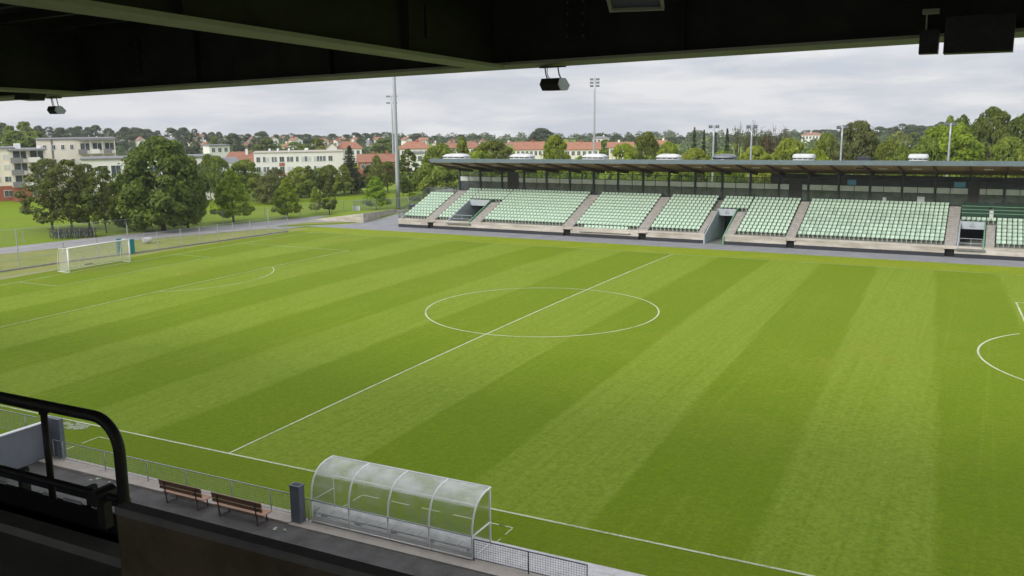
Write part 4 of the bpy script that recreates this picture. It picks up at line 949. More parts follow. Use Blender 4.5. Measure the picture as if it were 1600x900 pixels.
o, wd, h = frame_at(328, 375, 247, 228, 'apartment_block', 'grey mansard roofed building right of the large dark tree')
boxb(o, 'wall', -wd / 2, wd / 2, 0, 8, -1, h - 1.3, 'plaster'); b = MB(); b.add([(-wd / 2 - .2, -.2, h - 1.3), (wd / 2 + .2, -.2, h - 1.3), (wd / 2 - .8, 1, h), (-wd / 2 + .8, 1, h), (-wd / 2 - .2, 8.2, h - 1.3), (wd / 2 + .2, 8.2, h - 1.3), (wd / 2 - .8, 7, h), (-wd / 2 + .8, 7, h)], [(0, 1, 2, 3), (4, 5, 6, 7), (0, 3, 7, 4), (1, 5, 6, 2), (3, 2, 6, 7)]); b.build('roof', M['greyroof'], o)
windows(o, .2, wd / 2 - .3, 3, h - 3.6, h - 1.7, .7); windows(o, -wd / 2, -.4, 2, h - 3.6, h - 1.7, .7)
def hip(o, wd, dp, z0, z1, m, over=.4, ridge=.45):
    a, c = wd / 2 + over, dp + over; r_ = wd / 2 * ridge
    b = MB(); b.add([(-a, -over, z0), (a, -over, z0), (a, c, z0), (-a, c, z0), (-r_, dp / 2, z1), (r_, dp / 2, z1)], [(0, 1, 5, 4), (1, 2, 5), (2, 3, 4, 5), (3, 0, 4), (3, 2, 1, 0)]); return b.build('roof', M[m], o)
def gable(o, wd, dp, z0, z1, m, over=.4, wallm=None):
    a, c = wd / 2 + over, dp + over
    b = MB(); b.add([(-a, -over, z0), (a, -over, z0), (a, c, z0), (-a, c, z0), (-a, dp / 2, z1), (a, dp / 2, z1), (-a, -over, z0 - .15), (a, -over, z0 - .15), (a, c, z0 - .15), (-a, c, z0 - .15)], [(0, 1, 5, 4), (2, 3, 4, 5), (3, 0, 4), (1, 2, 5), (6, 7, 1, 0), (7, 8, 2, 1), (8, 9, 3, 2), (9, 6, 0, 3), (9, 8, 7, 6)]); return b.build('roof', M[m], o)
def chimney(rf, x, y, z0, z1): b = MB(); b.box(x - .35, x + .35, y - .35, y + .35, z0, z1); b.build('chimney', M['brick' if rnd.random() < .5 else 'plaster'], rf)
o, wd, h = frame_at(349, 407, 237.5, 250, 'apartment_house', 'wide house with bright orange hipped roof left of the long white block')
boxb(o, 'wall', -wd / 2 + .3, wd / 2 - .3, 0, 9, -1, h - 3.2, 'plaster'); rf = hip(o, wd, 9, h - 3.2, h, 'rooftile', .4, .6); windows(o, -wd / 2 + 1, wd / 2 - 1, 6, h - 5.2, h - 3.8, 1); chimney(rf, 1.5, 3.5, h - 1.5, h + .7)
o, wd, h = frame_at(400, 536, 238, 240, 'apartment_block', 'long white three storey apartment block with flat roof in the park')
boxb(o, 'wall', -wd / 2, wd / 2, 0, 11, -1, h, 'plaster'); boxb(o, 'roof', -wd / 2 - .15, wd / 2 + .15, -.2, 11.2, h, h + .2, 'concrete')
for z0 in (h - 2.35, h - 4.9):
    xs_ = -wd / 2 + .5; q = 0
    pat = ((1, .9, 0), (2, .6, .4), (2, .5, 0), (1, 1.1, 0), (2, .65, .2), (1, .6, .3), (3, .65, .6), (4, .6, .5), (1, 1.0, 0), (3, .6, .2), (2, .6, .3))
    while True:
        n, w1, bl = pat[q % 11]; q += 1; span = n * (w1 + .22)
        if xs_ + span > wd / 2 - .4: break
        windows(o, xs_, xs_ + span, n, z0, z0 + 1.3, w1, blinds=bl); xs_ += span + .55
    boxb(o, 'red_panel', -wd / 2 + 6.3, -wd / 2 + 7.7, -.045, -.005, z0 - 1.15, z0 - .25, 'brick')
for q in range(5): b = MB(); xx = -wd / 2 + rnd.uniform(2, wd - 2); b.tube([(xx, 3, h + .2), (xx, 3, h + .6), (xx, 3, h + .9), (xx, 3, h + 1.0)], [.15, .3, .28, .1], 8); b.build('roof_unit', M['white'], o)
# brick terraces with orange roofs right of it
o, wd, h = frame_at(560, 620, 241, 238, 'apartment_block', 'red brick block with long orange roof left of the masts')
boxb(o, 'wall', -wd / 2, wd / 2, 0, 8, -1, h - 1.9, 'brick'); rf = gable(o, wd, 8, h - 1.9, h, 'rooftile'); windows(o, -wd / 2 + .5, wd / 2 - .5, 6, h - 3.7, h - 2.5, .9)
for x in (-1, 2.6): chimney(rf, x, 4, h - .6, h + .7)
HN = 0
def house(u0, u1, vt, vb, t, label, kind='gable', roofm='rooftile', wallm='plaster', rz=0., nwin=3, group=None, name='house'):
    """roof top at pixel row vt, eaves at vb"""
    o, wd, h = frame_at(u0, u1, vt, t, name, label, rz, group); e_ = deep((u0 + u1) / 2, vb, t).z - o.location.z; dp = min(max(7, wd * .6), 11)
    b = MB(); 
    if kind == 'gablefront': b.prism([(-wd / 2 + .2, -3), (wd / 2 - .2, -3), (wd / 2 - .2, e_), (0, h - .25), (-wd / 2 + .2, e_)], 'y', 0, dp)
    else: b.box(-wd / 2 + .25, wd / 2 - .25, 0, dp, -3, e_)
    if kind == 'gable': b.prism([(0, e_), (dp, e_), (dp / 2, h - .2)], 'x', -wd / 2 + .25, -wd / 2 + .5); b.prism([(0, e_), (dp, e_), (dp / 2, h - .2)], 'x', wd / 2 - .5, wd / 2 - .25)
    b.build('wall', M[wallm], o)
    if kind == 'gable': rf = gable(o, wd, dp, e_, h, roofm)
    elif kind == 'hip': rf = hip(o, wd, dp, e_, h, roofm)
    elif kind == 'gablefront':
        a = wd / 2 + .3; b = MB(); b.add([(-a, -.4, e_ - .2), (0, -.4, h), (a, -.4, e_ - .2), (-a, dp + .4, e_ - .2), (0, dp + .4, h), (a, dp + .4, e_ - .2)], [(0, 1, 4, 3), (1, 2, 5, 4)]); rf = b.build('roof', M[roofm], o)
    else: rf = boxb(o, 'roof', -wd / 2, wd / 2, -.3, dp + .3, e_, e_ + .4, roofm)
    if kind != 'flat': chimney(rf, rnd.uniform(-wd / 4, wd / 4), dp / 2, h - .8, h + .6)
    if nwin: windows(o, -wd / 2 + .5, wd / 2 - .5, nwin, e_ - 1.9, e_ - .6, min(1., wd / nwin * .5))
    return o
house(510, 529, 222, 231, 305, 'white gable fronted house with red roof above the long white block', 'gablefront', nwin=2)
house(527, 567, 221, 232, 310, 'broad white house with orange hipped roof behind the dark conical tree', 'hip', nwin=4)
house(624, 674, 221, 232, 262, 'wide house with orange hipped roof between the tall mast and the stand', 'hip', nwin=5, wallm='plaster2')
house(640, 664, 238, 240, 240, 'small white flat roofed house half hidden by trees left of the stand roof', 'flat', 'greyroof', nwin=2)
house(688, 746, 224, 231, 330, 'white row house with patchy orange roof above the left end of the stand roof', 'gable', nwin=5)
for u0, u1, vt, vb, lab in ((804, 850, 221.5, 233, 'orange roofed tenement row left of the round tree, above the second roof vent'), (880, 937, 222, 233, 'orange roofed tenement row before the slim three row mast'), (950, 988, 222, 230, 'orange roofed tenement right of the slim three row mast')):
    house(u0, u1, vt, vb, 290, lab, 'gable', 'rooftile', 'plaster2', 0, 6)
house(925, 952, 213, 216, 420, 'white villa on the skyline behind the slim three row mast', 'hip', 'greyroof', nwin=4)
house(328, 362, 225, 228, 300, 'pale flat roofed block above the large dark tree', 'flat', 'greyroof', 'plaster', .3, 3)
house(1250, 1283, 207, 211, 480, 'long pinkish building on the wooded hill right of the bare trees', 'hip', 'rooffar', 'plaster', 0, 6)
house(1026, 1040, 219, 226, 300, 'small red roofed house among the trees above the fourth roof vent', 'gable', nwin=2)
house(1411, 1422, 216, 222, 330, 'tiny white house among the dark trees at right', 'gablefront', 'greyroof', nwin=1)
# houses climbing the far slope
far_h = [(104, 118, 211, 216), (133, 147, 213, 218), (150, 162, 215, 220), (172, 184, 213, 219), (186, 197, 217, 223), (197, 212, 206, 213), (212, 224, 207, 212), (228, 242, 208, 212), (246, 262, 209, 215), (258, 272, 214, 220), (270, 284, 211, 216), (286, 300, 213, 217), (308, 322, 209.5, 213), (314, 326, 221, 228), (324, 338, 210, 214), (336, 352, 210, 214), (352, 360, 213, 217), (376, 390, 210, 217), (386, 398, 222, 232), (393, 405, 213, 218), (423, 438, 213, 218), (436, 454, 212, 217), (440, 456, 223, 230), (460, 476, 214, 219), (488, 500, 213, 218), (500, 516, 216, 220), (517, 530, 217, 221), (531, 542, 215, 220), (568, 578, 218, 226), (672, 684, 222, 227), (727, 740, 221, 227), (795, 804, 221, 226)]
far_h += [(64, 74, 208, 212), (86, 97, 209, 213), (120, 131, 208, 212), (160, 172, 207, 211), (178, 190, 208, 213), (199, 206, 215, 221), (220, 232, 214, 219), (236, 247, 219, 224), (300, 311, 216, 221), (362, 373, 219, 225), (404, 416, 220, 226), (411, 421, 208, 212), (480, 490, 218, 223), (452, 462, 218, 223), (548, 557, 214, 219), (556, 566, 213, 217), (590, 600, 214, 218), (606, 614, 222, 227), (634, 646, 214, 218), (655, 668, 215, 219), (700, 712, 218, 223), (752, 764, 218, 222), (770, 782, 222, 226), (862, 872, 219, 224)]
landm = [(70, 'left edge'), (130, 'tall cream block'), (180, 'tall block roof edge'), (330, 'big dark tree'), (400, 'orange hipped roof'), (536, 'long white block'), (605, 'brick block'), (680, 'tall thick mast'), (770, 'first roof vent'), (900, 'second roof vent'), (1000, 'third roof vent'), (1100, 'fourth roof vent'), (1290, 'bare trees'), (1700, 'right end of the stand')]
def land(u):
    for lim, nm in landm:
        if u < lim: return nm
cnt = {}
def lab_of(u, what, fmt):
    k = (land(u), what); cnt[k] = cnt.get(k, 0) + 1; n = cnt[k]
    return fmt % (ORD[n], land(u))
for i, (u0, u1, vt, vb) in enumerate(far_h):
    t_ = 400 + 110 * ((vt < 214) + (i * 37 % 10) / 10.)
    kind = ('gable', 'hip', 'gablefront')[i % 3]; rm = 'greyroof' if i in (4, 9, 28) else 'rooffar'; wm = ('plaster', 'plaster2', 'plaster')[i % 3]
    house(u0, u1, vt, vb, t_, lab_of((u0 + u1) / 2, rm, 'far %s house, %%s from left above the %%s' % ('grey roofed' if rm == 'greyroof' else 'red roofed')), kind, rm, wm, rnd.uniform(-.4, .4), 2, 'small houses on the far slope', 'far_house')

# ------------------------------------------------------------------ trees
LM = dict(
    dark=leafmat('leaf_dark', (.056, .088, .009), (.250, .300, .042)),
    mid=leafmat('leaf_mid', (.085, .132, .011), (.320, .375, .048)),
    bright=leafmat('leaf_bright', (.120, .205, .008), (.400, .500, .040), .42),
    lime=leafmat('leaf_lime', (.190, .270, .016), (.480, .550, .065), .42),
    olive=leafmat('leaf_olive', (.066, .088, .018), (.220, .245, .062)),
    far=leafmat('leaf_far_hazed', (.064, .094, .042), (.165, .205, .092)),  # distance haze put into the leaf colour, paler and bluer
    conifer=leafmat('leaf_conifer', (.030, .050, .018), (.085, .110, .042), .2),
    rusty=leafmat('leaf_rusty', (.075, .060, .025), (.17, .135, .06)),
)
def env(shape, s):
    s = np.clip(s, 0, 1)
    if shape == 'oval': return np.sin(np.pi * np.clip(s * .92 + .08, 0, 1) ** .85) ** .55
    if shape == 'round': return np.sin(np.pi * np.clip(s * .95 + .05, 0, 1)) ** .5
    if shape == 'maple': return np.minimum(1, (s / .18 + .35)) * np.clip(1 - s, 0, 1) ** .62
    if shape == 'slender': return np.sin(np.pi * np.clip(s * .9 + .1, 0, 1) ** .8) ** .8
    if shape == 'bush': return np.clip(1 - s * s, 0, 1) ** .5
    return np.clip(1 - s, 0, 1) ** .9
def leaves_mesh(name, pts, nrm, size, clump, rg, asp=1.5):
    n = len(pts); nrm = nrm / np.linalg.norm(nrm, axis=1, keepdims=True)
    t = np.cross(nrm, rg.normal(size=(n, 3))); t /= np.linalg.norm(t, axis=1, keepdims=True) + 1e-9; b = np.cross(nrm, t)
    sz = (size * rg.uniform(.6, 1.35, n))[:, None]
    v = np.stack([pts - t * sz * asp * .5, pts - b * sz * .42 + t * sz * .05, pts + t * sz * asp * .5, pts + b * sz * .42 + t * sz * .05 + nrm * sz * .12], 1).reshape(-1, 3)
    me = bpy.data.meshes.new(name); me.vertices.add(4 * n); me.vertices.foreach_set('co', v.astype(np.float32).ravel())
    me.loops.add(4 * n); me.loops.foreach_set('vertex_index', np.arange(4 * n, dtype=np.int32)); me.polygons.add(n); me.polygons.foreach_set('loop_start', np.arange(0, 4 * n, 4, dtype=np.int32))
    a = me.attributes.new('clump', 'FLOAT', 'FACE'); a.data.foreach_set('value', clump.astype(np.float32)); me.update(calc_edges=True); me.validate(); return me
PROTO = {}
def make_crown(seed, shape, H, cb, R, n, lobes, leaf, lobeR=.30, hollow=.6, fill=.14):
    rg = np.random.default_rng(seed); cH = H * (1 - cb); L_ = []
    for i in range(lobes):
        s = rg.uniform(.02, .97) if i > 2 else .95 - i * .06; a = i * 2.39996 + rg.uniform(-.5, .5); e_ = float(env(shape, np.array(s)))
        lr = R * lobeR * rg.uniform(.65, 1.2) * (.45 + .55 * e_); rr = max(0, R * e_ - lr * .7) * rg.uniform(.70, 1.08)
        L_.append((np.array([rr * math.cos(a), rr * math.sin(a), H * cb + cH * s]), lr, rg.uniform(0, 1)))
    wts = np.array([l[1] ** 2 for l in L_]); cnts = np.maximum(8, (n * wts / wts.sum()).astype(int)); P_, Nn, Cc = [], [], []
    for (c, lr, cl), m in zip(L_, cnts):
        d = rg.normal(size=(m, 3)); d /= np.linalg.norm(d, axis=1, keepdims=True); d[:, 2] = d[:, 2] * .85 + .05
        out_ = c * np.array([1, 1, 0]); o_ = out_ / (np.linalg.norm(out_) + 1e-6)
        keep = (d @ o_) > -.55; d = d[keep]; m = len(d)
        rad = lr * (hollow + (1.06 - hollow) * rg.random(m) ** .6) * (1 + .32 * (rg.random(m) > .9) * rg.random(m))
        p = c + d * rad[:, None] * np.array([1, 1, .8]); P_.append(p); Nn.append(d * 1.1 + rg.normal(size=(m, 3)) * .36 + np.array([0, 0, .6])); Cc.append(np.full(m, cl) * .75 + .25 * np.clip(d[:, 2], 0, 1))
    m = int(n * fill); s = rg.uniform(.0, 1, m); a = rg.uniform(0, 2 * np.pi, m); e_ = env(shape, s); wob = 1 + .16 * np.sin(a * 3 + s * 9 + seed) + .14 * np.sin(a * 7 - s * 17)
    rr = R * e_ * wob * (.45 + .45 * rg.random(m) ** .5); d = np.stack([np.cos(a), np.sin(a), (s - .45) * 1.4], 1)
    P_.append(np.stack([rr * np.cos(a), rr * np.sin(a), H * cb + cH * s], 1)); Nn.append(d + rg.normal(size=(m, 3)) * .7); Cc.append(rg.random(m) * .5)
    P_, Nn, Cc = np.concatenate(P_), np.concatenate(Nn), np.concatenate(Cc); P_[:, 2] = np.minimum(P_[:, 2], H)
    return leaves_mesh('crown', P_, Nn, leaf, Cc, rg), L_
def make_trunk(seed, H, cb, R, L_, r0, limbs=9):
    rg = random.Random(seed); b = MB(); top = H * (cb + (1 - cb) * .7); n = 6
    sp_ = [Vector((rg.uniform(-.1, .1) * i * .3, rg.uniform(-.1, .1) * i * .3, top * i / n)) for i in range(n + 1)]
    b.tube([Vector((0, 0, -.3))] + sp_, [r0 * 1.35] + [r0 * (1 - .85 * i / n) for i in range(n + 1)], 8)
    for c, lr, _ in L_[:limbs]:
        c = Vector(c); k = max(H * cb * .75, min(top * .9, c.z - .45 * math.hypot(c.x, c.y) - .3)); i = k / top * n; j = min(int(i), n - 1); p = sp_[j].lerp(sp_[j + 1], i - j)
        b.tube([p, p.lerp(c, .5) + Vector((0, 0, -.1 * lr)), c], [r0 * .42, r0 * .26, r0 * .09], 5)
    return b
def proto(key, shape, leafm, seed, H=10., cb=.18, R=4., n=9000, lobes=34, leaf=.30, lobeR=.30, r0=.22, name='tree', limbs=10):
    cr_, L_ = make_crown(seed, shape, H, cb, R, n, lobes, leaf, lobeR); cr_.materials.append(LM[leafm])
    tr = make_trunk(seed, H, cb, R, L_, r0, limbs); tob = tr.build('trunk', M['bark'], None, True); tm = tob.data; bpy.data.objects.remove(tob)
    PROTO[key] = (cr_, tm, H, R, name)
def recolor(key, src, leafm):
    c, t, H, R, nm = PROTO[src]; c2 = c.copy(); c2.materials.clear(); c2.materials.append(LM[leafm]); PROTO[key] = (c2, t, H, R, nm)
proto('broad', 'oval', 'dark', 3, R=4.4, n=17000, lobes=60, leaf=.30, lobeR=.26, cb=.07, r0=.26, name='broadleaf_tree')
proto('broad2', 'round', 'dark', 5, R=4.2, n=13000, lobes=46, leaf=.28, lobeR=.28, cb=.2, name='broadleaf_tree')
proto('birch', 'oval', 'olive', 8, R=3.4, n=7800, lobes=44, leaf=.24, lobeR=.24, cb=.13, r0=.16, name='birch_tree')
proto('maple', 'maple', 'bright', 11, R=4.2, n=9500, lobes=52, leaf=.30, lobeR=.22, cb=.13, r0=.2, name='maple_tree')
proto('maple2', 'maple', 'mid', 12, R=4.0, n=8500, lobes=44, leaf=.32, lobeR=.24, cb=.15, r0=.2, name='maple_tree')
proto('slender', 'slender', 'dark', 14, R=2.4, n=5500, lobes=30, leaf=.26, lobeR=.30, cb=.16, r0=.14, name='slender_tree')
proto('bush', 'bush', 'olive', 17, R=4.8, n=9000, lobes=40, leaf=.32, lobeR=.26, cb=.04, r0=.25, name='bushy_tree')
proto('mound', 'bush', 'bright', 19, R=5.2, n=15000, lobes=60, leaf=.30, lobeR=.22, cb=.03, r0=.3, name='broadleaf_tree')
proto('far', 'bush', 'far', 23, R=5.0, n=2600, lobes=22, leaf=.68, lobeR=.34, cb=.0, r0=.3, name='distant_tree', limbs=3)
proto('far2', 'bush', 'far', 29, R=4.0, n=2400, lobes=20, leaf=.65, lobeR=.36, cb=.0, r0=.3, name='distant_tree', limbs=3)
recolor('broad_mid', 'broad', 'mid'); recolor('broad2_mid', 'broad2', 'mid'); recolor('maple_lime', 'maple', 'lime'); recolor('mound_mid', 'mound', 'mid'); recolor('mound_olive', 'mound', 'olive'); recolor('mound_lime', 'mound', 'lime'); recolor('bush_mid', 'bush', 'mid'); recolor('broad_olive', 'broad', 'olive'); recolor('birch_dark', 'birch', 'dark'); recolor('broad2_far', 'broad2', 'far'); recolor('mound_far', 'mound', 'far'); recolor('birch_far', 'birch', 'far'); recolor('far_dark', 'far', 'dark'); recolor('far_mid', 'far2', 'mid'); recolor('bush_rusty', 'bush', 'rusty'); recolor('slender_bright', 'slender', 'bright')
# conifer: whorls of drooping sprays
def conifer(key, seed, R=2.6, n=5200):
    rg = np.random.default_rng(seed); H = 10.; P_, Nn, Cc = [], [], []; b = MB(); b.tube([(0, 0, -.3), (0, 0, H * .5), (0, 0, H)], [.2, .12, .02], 8); z = H * .10
    while z < H * .985:
        k = 7 if z < 7 else 5; ln = R * (1 - z / H) ** .85 + .12
        for q in range(k):
            a = 2 * PI * (q + rg.uniform(-.3, .3)) / k + z * 3; l2 = ln * rg.uniform(.65, 1.1); e_ = np.array([math.cos(a) * l2, math.sin(a) * l2, -.16 * l2])
            m = int(n * l2 / 170) + 5; f_ = rg.random(m) ** .7; sd_ = rg.normal(size=(m, 3)) * np.array([.14, .14, .08]) * (l2 * .6 + .25)
            P_.append(np.array([0, 0, z]) + f_[:, None] * e_ + sd_); Nn.append(rg.normal(size=(m, 3)) * .5 + np.array([0, 0, .8])); Cc.append(np.full(m, rg.random()) * .6 + .4 * f_)
            b.tube([(0, 0, z), (e_[0], e_[1], z + e_[2])], [.035, .01], 4)
        z += .48 if z < 8 else .3
    rg2 = np.random.default_rng(seed + 1); cr_ = leaves_mesh('crown', np.concatenate(P_), np.concatenate(Nn), .24, np.concatenate(Cc), rg2, 2.2); cr_.materials.append(LM['conifer'])
    o = b.build('trunk', M['bark']); PROTO[key] = (cr_, o.data, H, R, 'conifer_tree'); bpy.data.objects.remove(o)
conifer('conifer', 31)
def bare(key, seed, leafm, n=900, R=3.4):
    rg = random.Random(seed); H = 10.; b = MB(); tips = []
    def grow(p, d, l, r, lev):
        q = p + d * l; md = p.lerp(q, .5) + Vector((rg.uniform(-.1, .1), rg.uniform(-.1, .1), 0)) * l * .4; b.tube([p, md, q], [r, r * .8, r * .6], 5 if lev < 2 else 4)
        if lev >= 3: tips.append(q)
        if lev >= 5: return
        for _ in range(2 if lev > 1 else 3):
            n_ = (d + Vector((rg.uniform(-.7, .7), rg.uniform(-.7, .7), rg.uniform(.0, .5)))).normalized(); grow(q, n_, l * rg.uniform(.6, .82), r * .58, lev + 1)
        if lev < 3: grow(q, (d + Vector((rg.uniform(-.2, .2), rg.uniform(-.2, .2), .3))).normalized(), l * .8, r * .66, lev + 1)
    grow(Vector((0, 0, -.2)), Vector((0, 0, 1)), 3.0, .34, 0)
    zm = max(v[2] for v in b.v); rm = sorted(max(abs(v[0]), abs(v[1])) for v in b.v)[int(len(b.v) * .97)]; b.v = [(x * R / rm, y * R / rm, z * H / zm) for x, y, z in b.v]; tips = [Vector((t.x * R / rm, t.y * R / rm, t.z * H / zm)) for t in tips]
    g = np.random.default_rng(seed); T = np.array([list(t) for t in tips]); ii = g.integers(0, len(T), n); P_ = T[ii] + g.normal(size=(n, 3)) * .22 - np.array([0, 0, .2]); P_ = P_[P_[:, 2] < H * .82 + g.random(n) * 2]
    cr_ = leaves_mesh('crown', P_, g.normal(size=(len(P_), 3)) + .01, .2, g.random(len(P_)), g); cr_.materials.append(LM[leafm]); o = b.build('trunk', M['bark']); PROTO[key] = (cr_, o.data, H, R, 'bare_tree'); bpy.data.objects.remove(o)
bare('bare', 41, 'olive'); bare('bare2', 43, 'rusty', 500)

NT = 0
def tree(key, u, vt, hw, label, v=None, t=None, y=None, group=None, cat='tree'):
    global NT
    cr_, tm, H, R, nm = PROTO[key]
    if v is not None: p = at(u, v, z=-.05); t_ = (p - C0).dot(FW)
    elif t is not None: p = deep(u, 260, t); t_ = t
    else: p = at(u, 250, y=y); t_ = (p - C0).dot(FW)
    g = ground_z(p.x, p.y); top = deep(u, vt, t_).z; h = top - g; wd = hw / F * t_
    o = thing(nm, label, cat, (p.x, p.y, g), rnd.uniform(0, 6.28), group); o.scale = (wd / R, wd / R, h / H)
    for n_, me in (('trunk', tm), ('crown', cr_)):
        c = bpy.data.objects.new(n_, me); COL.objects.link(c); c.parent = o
    NT += 1; return o
G1 = 'park trees along the path'
tree('birch', 82, 247, 44, 'loose olive green tree at the left end of the path, over the bicycles', v=359, group=G1)
tree('birch_dark', 113, 249, 40, 'olive tree in the left clump with trunk behind the bicycle rack', v=361, group=G1)
tree('birch', 140, 255, 36, 'olive tree in the left clump, right of the bicycle rack', v=357, group=G1)
tree('birch_dark', 166, 259, 30, 'slim tree with pale trunk between the left clump and the big dark tree', v=364, group=G1)
tree('broad', 256, 213, 68, 'biggest dense dark green tree by the path', v=361, group=G1)
tree('broad', 210, 266, 36, 'low spreading dark tree under the left side of the biggest tree', v=360, group=G1)
tree('broad', 294, 248, 33, 'dark tree under the right side of the biggest tree', v=358, group=G1)
tree('maple', 365, 263, 37, 'bright green maple right of the biggest dark tree', v=348, group=G1)
tree('maple', 449, 277, 27, 'medium bright green cone shaped tree in the middle of the park', v=341, group=G1)
tree('maple_lime', 494, 290, 13, 'small lime green young tree in the park', v=333, group=G1)
tree('slender', 515, 281, 14, 'small slender dark tree right of the lime green young tree', v=335, group=G1)
tree('maple', 588, 274, 25, 'rounded green tree left of the tall mast foot', v=328, group=G1)
G2 = 'second row of park trees'
for k, u, vt, hw, v, lab in (
    ('broad2_mid', 385, 249, 26, 314, 'mid green tree behind the bright maple'), ('bush', 424, 270, 28, 318, 'grey green bushy tree behind the cone shaped tree'),
    ('bush', 432, 262, 26, 308, 'dark tree before the left half of the long white block'), ('broad_mid', 470, 260, 25, 309, 'tall rounded tree directly behind the lime young tree'),
    ('slender', 484, 258, 15, 309, 'slim tree before the middle of the long white block'), ('broad2_mid', 500, 262, 24, 305, 'rounded tree before the right half of the long white block'),
    ('broad_mid', 516, 257, 20, 305, 'dark rounded tree right of the middle of the long white block'), ('maple2', 538, 257, 22, 306, 'tree with bare dark trunk standing in the open lawn'),
    ('conifer', 549, 226, 21, 302, 'tall dark conical tree at the right end of the long white block'), ('maple2', 560, 266, 13, 300, 'small green tree under the tall dark conical tree'),
    ('maple2', 590, 242, 20, 303, 'pointed tree before the brick block'), ('maple2', 578, 258, 22, 300, 'broad green tree below the brick block, left of the pointed one'),
    ('broad2_mid', 606, 252, 18, 300, 'green tree directly left of the tall mast'), ('slender', 640, 232, 24, 312, 'tall dark tree with thick trunk right of the tall mast'),
    ('maple2', 630, 262, 14, 306, 'small tree directly right of the tall mast'), ('bush_mid', 664, 262, 26, 312, 'low bushy tree left of the stand railing'),
    ('broad2_mid', 345, 243, 18, 318, 'loose tree before the grey mansard roof'), ('broad2_mid', 330, 240, 15, 316, 'slim loose tree right of the biggest dark tree')):
    tree(k, u, vt, hw, lab, v=v, group=G2)
G3 = 'trees behind the grandstand'
for k, u, vt, hw, y, lab in (
    ('broad_mid', 690, 224, 40, 72, 'large dark green tree behind the left end of the stand roof'), ('maple2', 722, 214, 24, 84, 'pointed green tree behind the first roof vent'),
    ('mound_mid', 770, 220, 52, 78, 'wide green tree mass between the first and second roof vents'), ('mound', 745, 236, 40, 70, 'leafy green tree seen through the left gallery glass'),
    ('mound', 868, 211, 30, 78, 'rounded fresh green tree between the second and third roof vents'), ('mound_mid', 820, 240, 40, 74, 'low green tree behind the second roof vent'),
    ('mound', 915, 242, 36, 75, 'low green tree behind the third roof vent'), ('mound', 975, 224, 36, 80, 'green tree right of the slim three row mast'),
    ('broad2_mid', 1010, 206, 23, 86, 'tall round topped green tree left of the fourth roof vent'), ('mound_lime', 1045, 222, 36, 76, 'pale green tree behind the fourth roof vent'),
    ('mound_lime', 1085, 232, 40, 73, 'pale green leafy tree under the pointed conifers'), ('mound', 1130, 236, 38, 72, 'bright leafy tree behind the grey roof vent'),
    ('conifer', 1084, 197, 12, 92, 'tallest pointed conifer, leftmost of the four conifers'), ('conifer', 1099, 201, 9, 95, 'narrow conifer right of the tallest conifer'),
    ('conifer', 1117, 204, 9, 92, 'narrow conifer partly behind the leftmost lamp pole'), ('conifer', 1135, 199, 13, 90, 'pointed conifer between the two left lamp poles'),
    ('bare', 1156, 189, 13, 88, 'sparse half bare tree left of the second lamp pole'), ('bare', 1181, 187, 15, 88, 'sparse half bare tree right of the second lamp pole'),
    ('bare2', 1207, 193, 12, 95, 'leafless reddish tree, left of a pair'), ('bare2', 1224, 194, 13, 93, 'leafless reddish tree, right of a pair'),
    ('bush_rusty', 1198, 212, 22, 88, 'brownish leafy tree under the leafless trees'), ('mound_lime', 1180, 228, 36, 76, 'lime green tree behind the second lamp pole'),
    ('mound_lime', 1232, 216, 44, 78, 'wide lime green tree behind the first boxy roof vent'), ('mound', 1275, 232, 34, 72, 'bright green low tree left of the third lamp pole'),
    ('mound_olive', 1338, 189, 52, 84, 'large olive green tree behind the third lamp pole'), ('mound_mid', 1290, 208, 34, 90, 'green tree left of the large olive tree'),
    ('broad2_mid', 1388, 218, 26, 82, 'darker tree between the olive tree and the large bright tree'), ('mound_mid', 1410, 228, 30, 80, 'leafy tree beside the last roof vent'),
    ('mound', 1482, 192, 72, 80, 'very large bright green tree behind the right lamp pole'), ('mound_mid', 1450, 214, 40, 76, 'green tree under the left side of the very large bright tree'),
    ('broad', 1545, 168, 46, 104, 'tall dark crown above the very large bright tree'), ('broad', 1500, 180, 24, 110, 'dark tree top left of the tall dark crown'),
    ('broad', 1598, 176, 40, 92, 'dark green tree at the right edge of the picture'), ('mound_mid', 1575, 214, 44, 84, 'green tree below the dark right edge tree'),
    ('mound', 860, 252, 34, 66, 'low hedge tree behind the gallery, left part'), ('mound_lime', 985, 252, 36, 66, 'low hedge tree behind the gallery, middle part'), ('mound', 1060, 252, 36, 66, 'low hedge tree behind the gallery under the fourth vent')):
    tree(k, u, vt, hw, lab, y=y, group=G3)
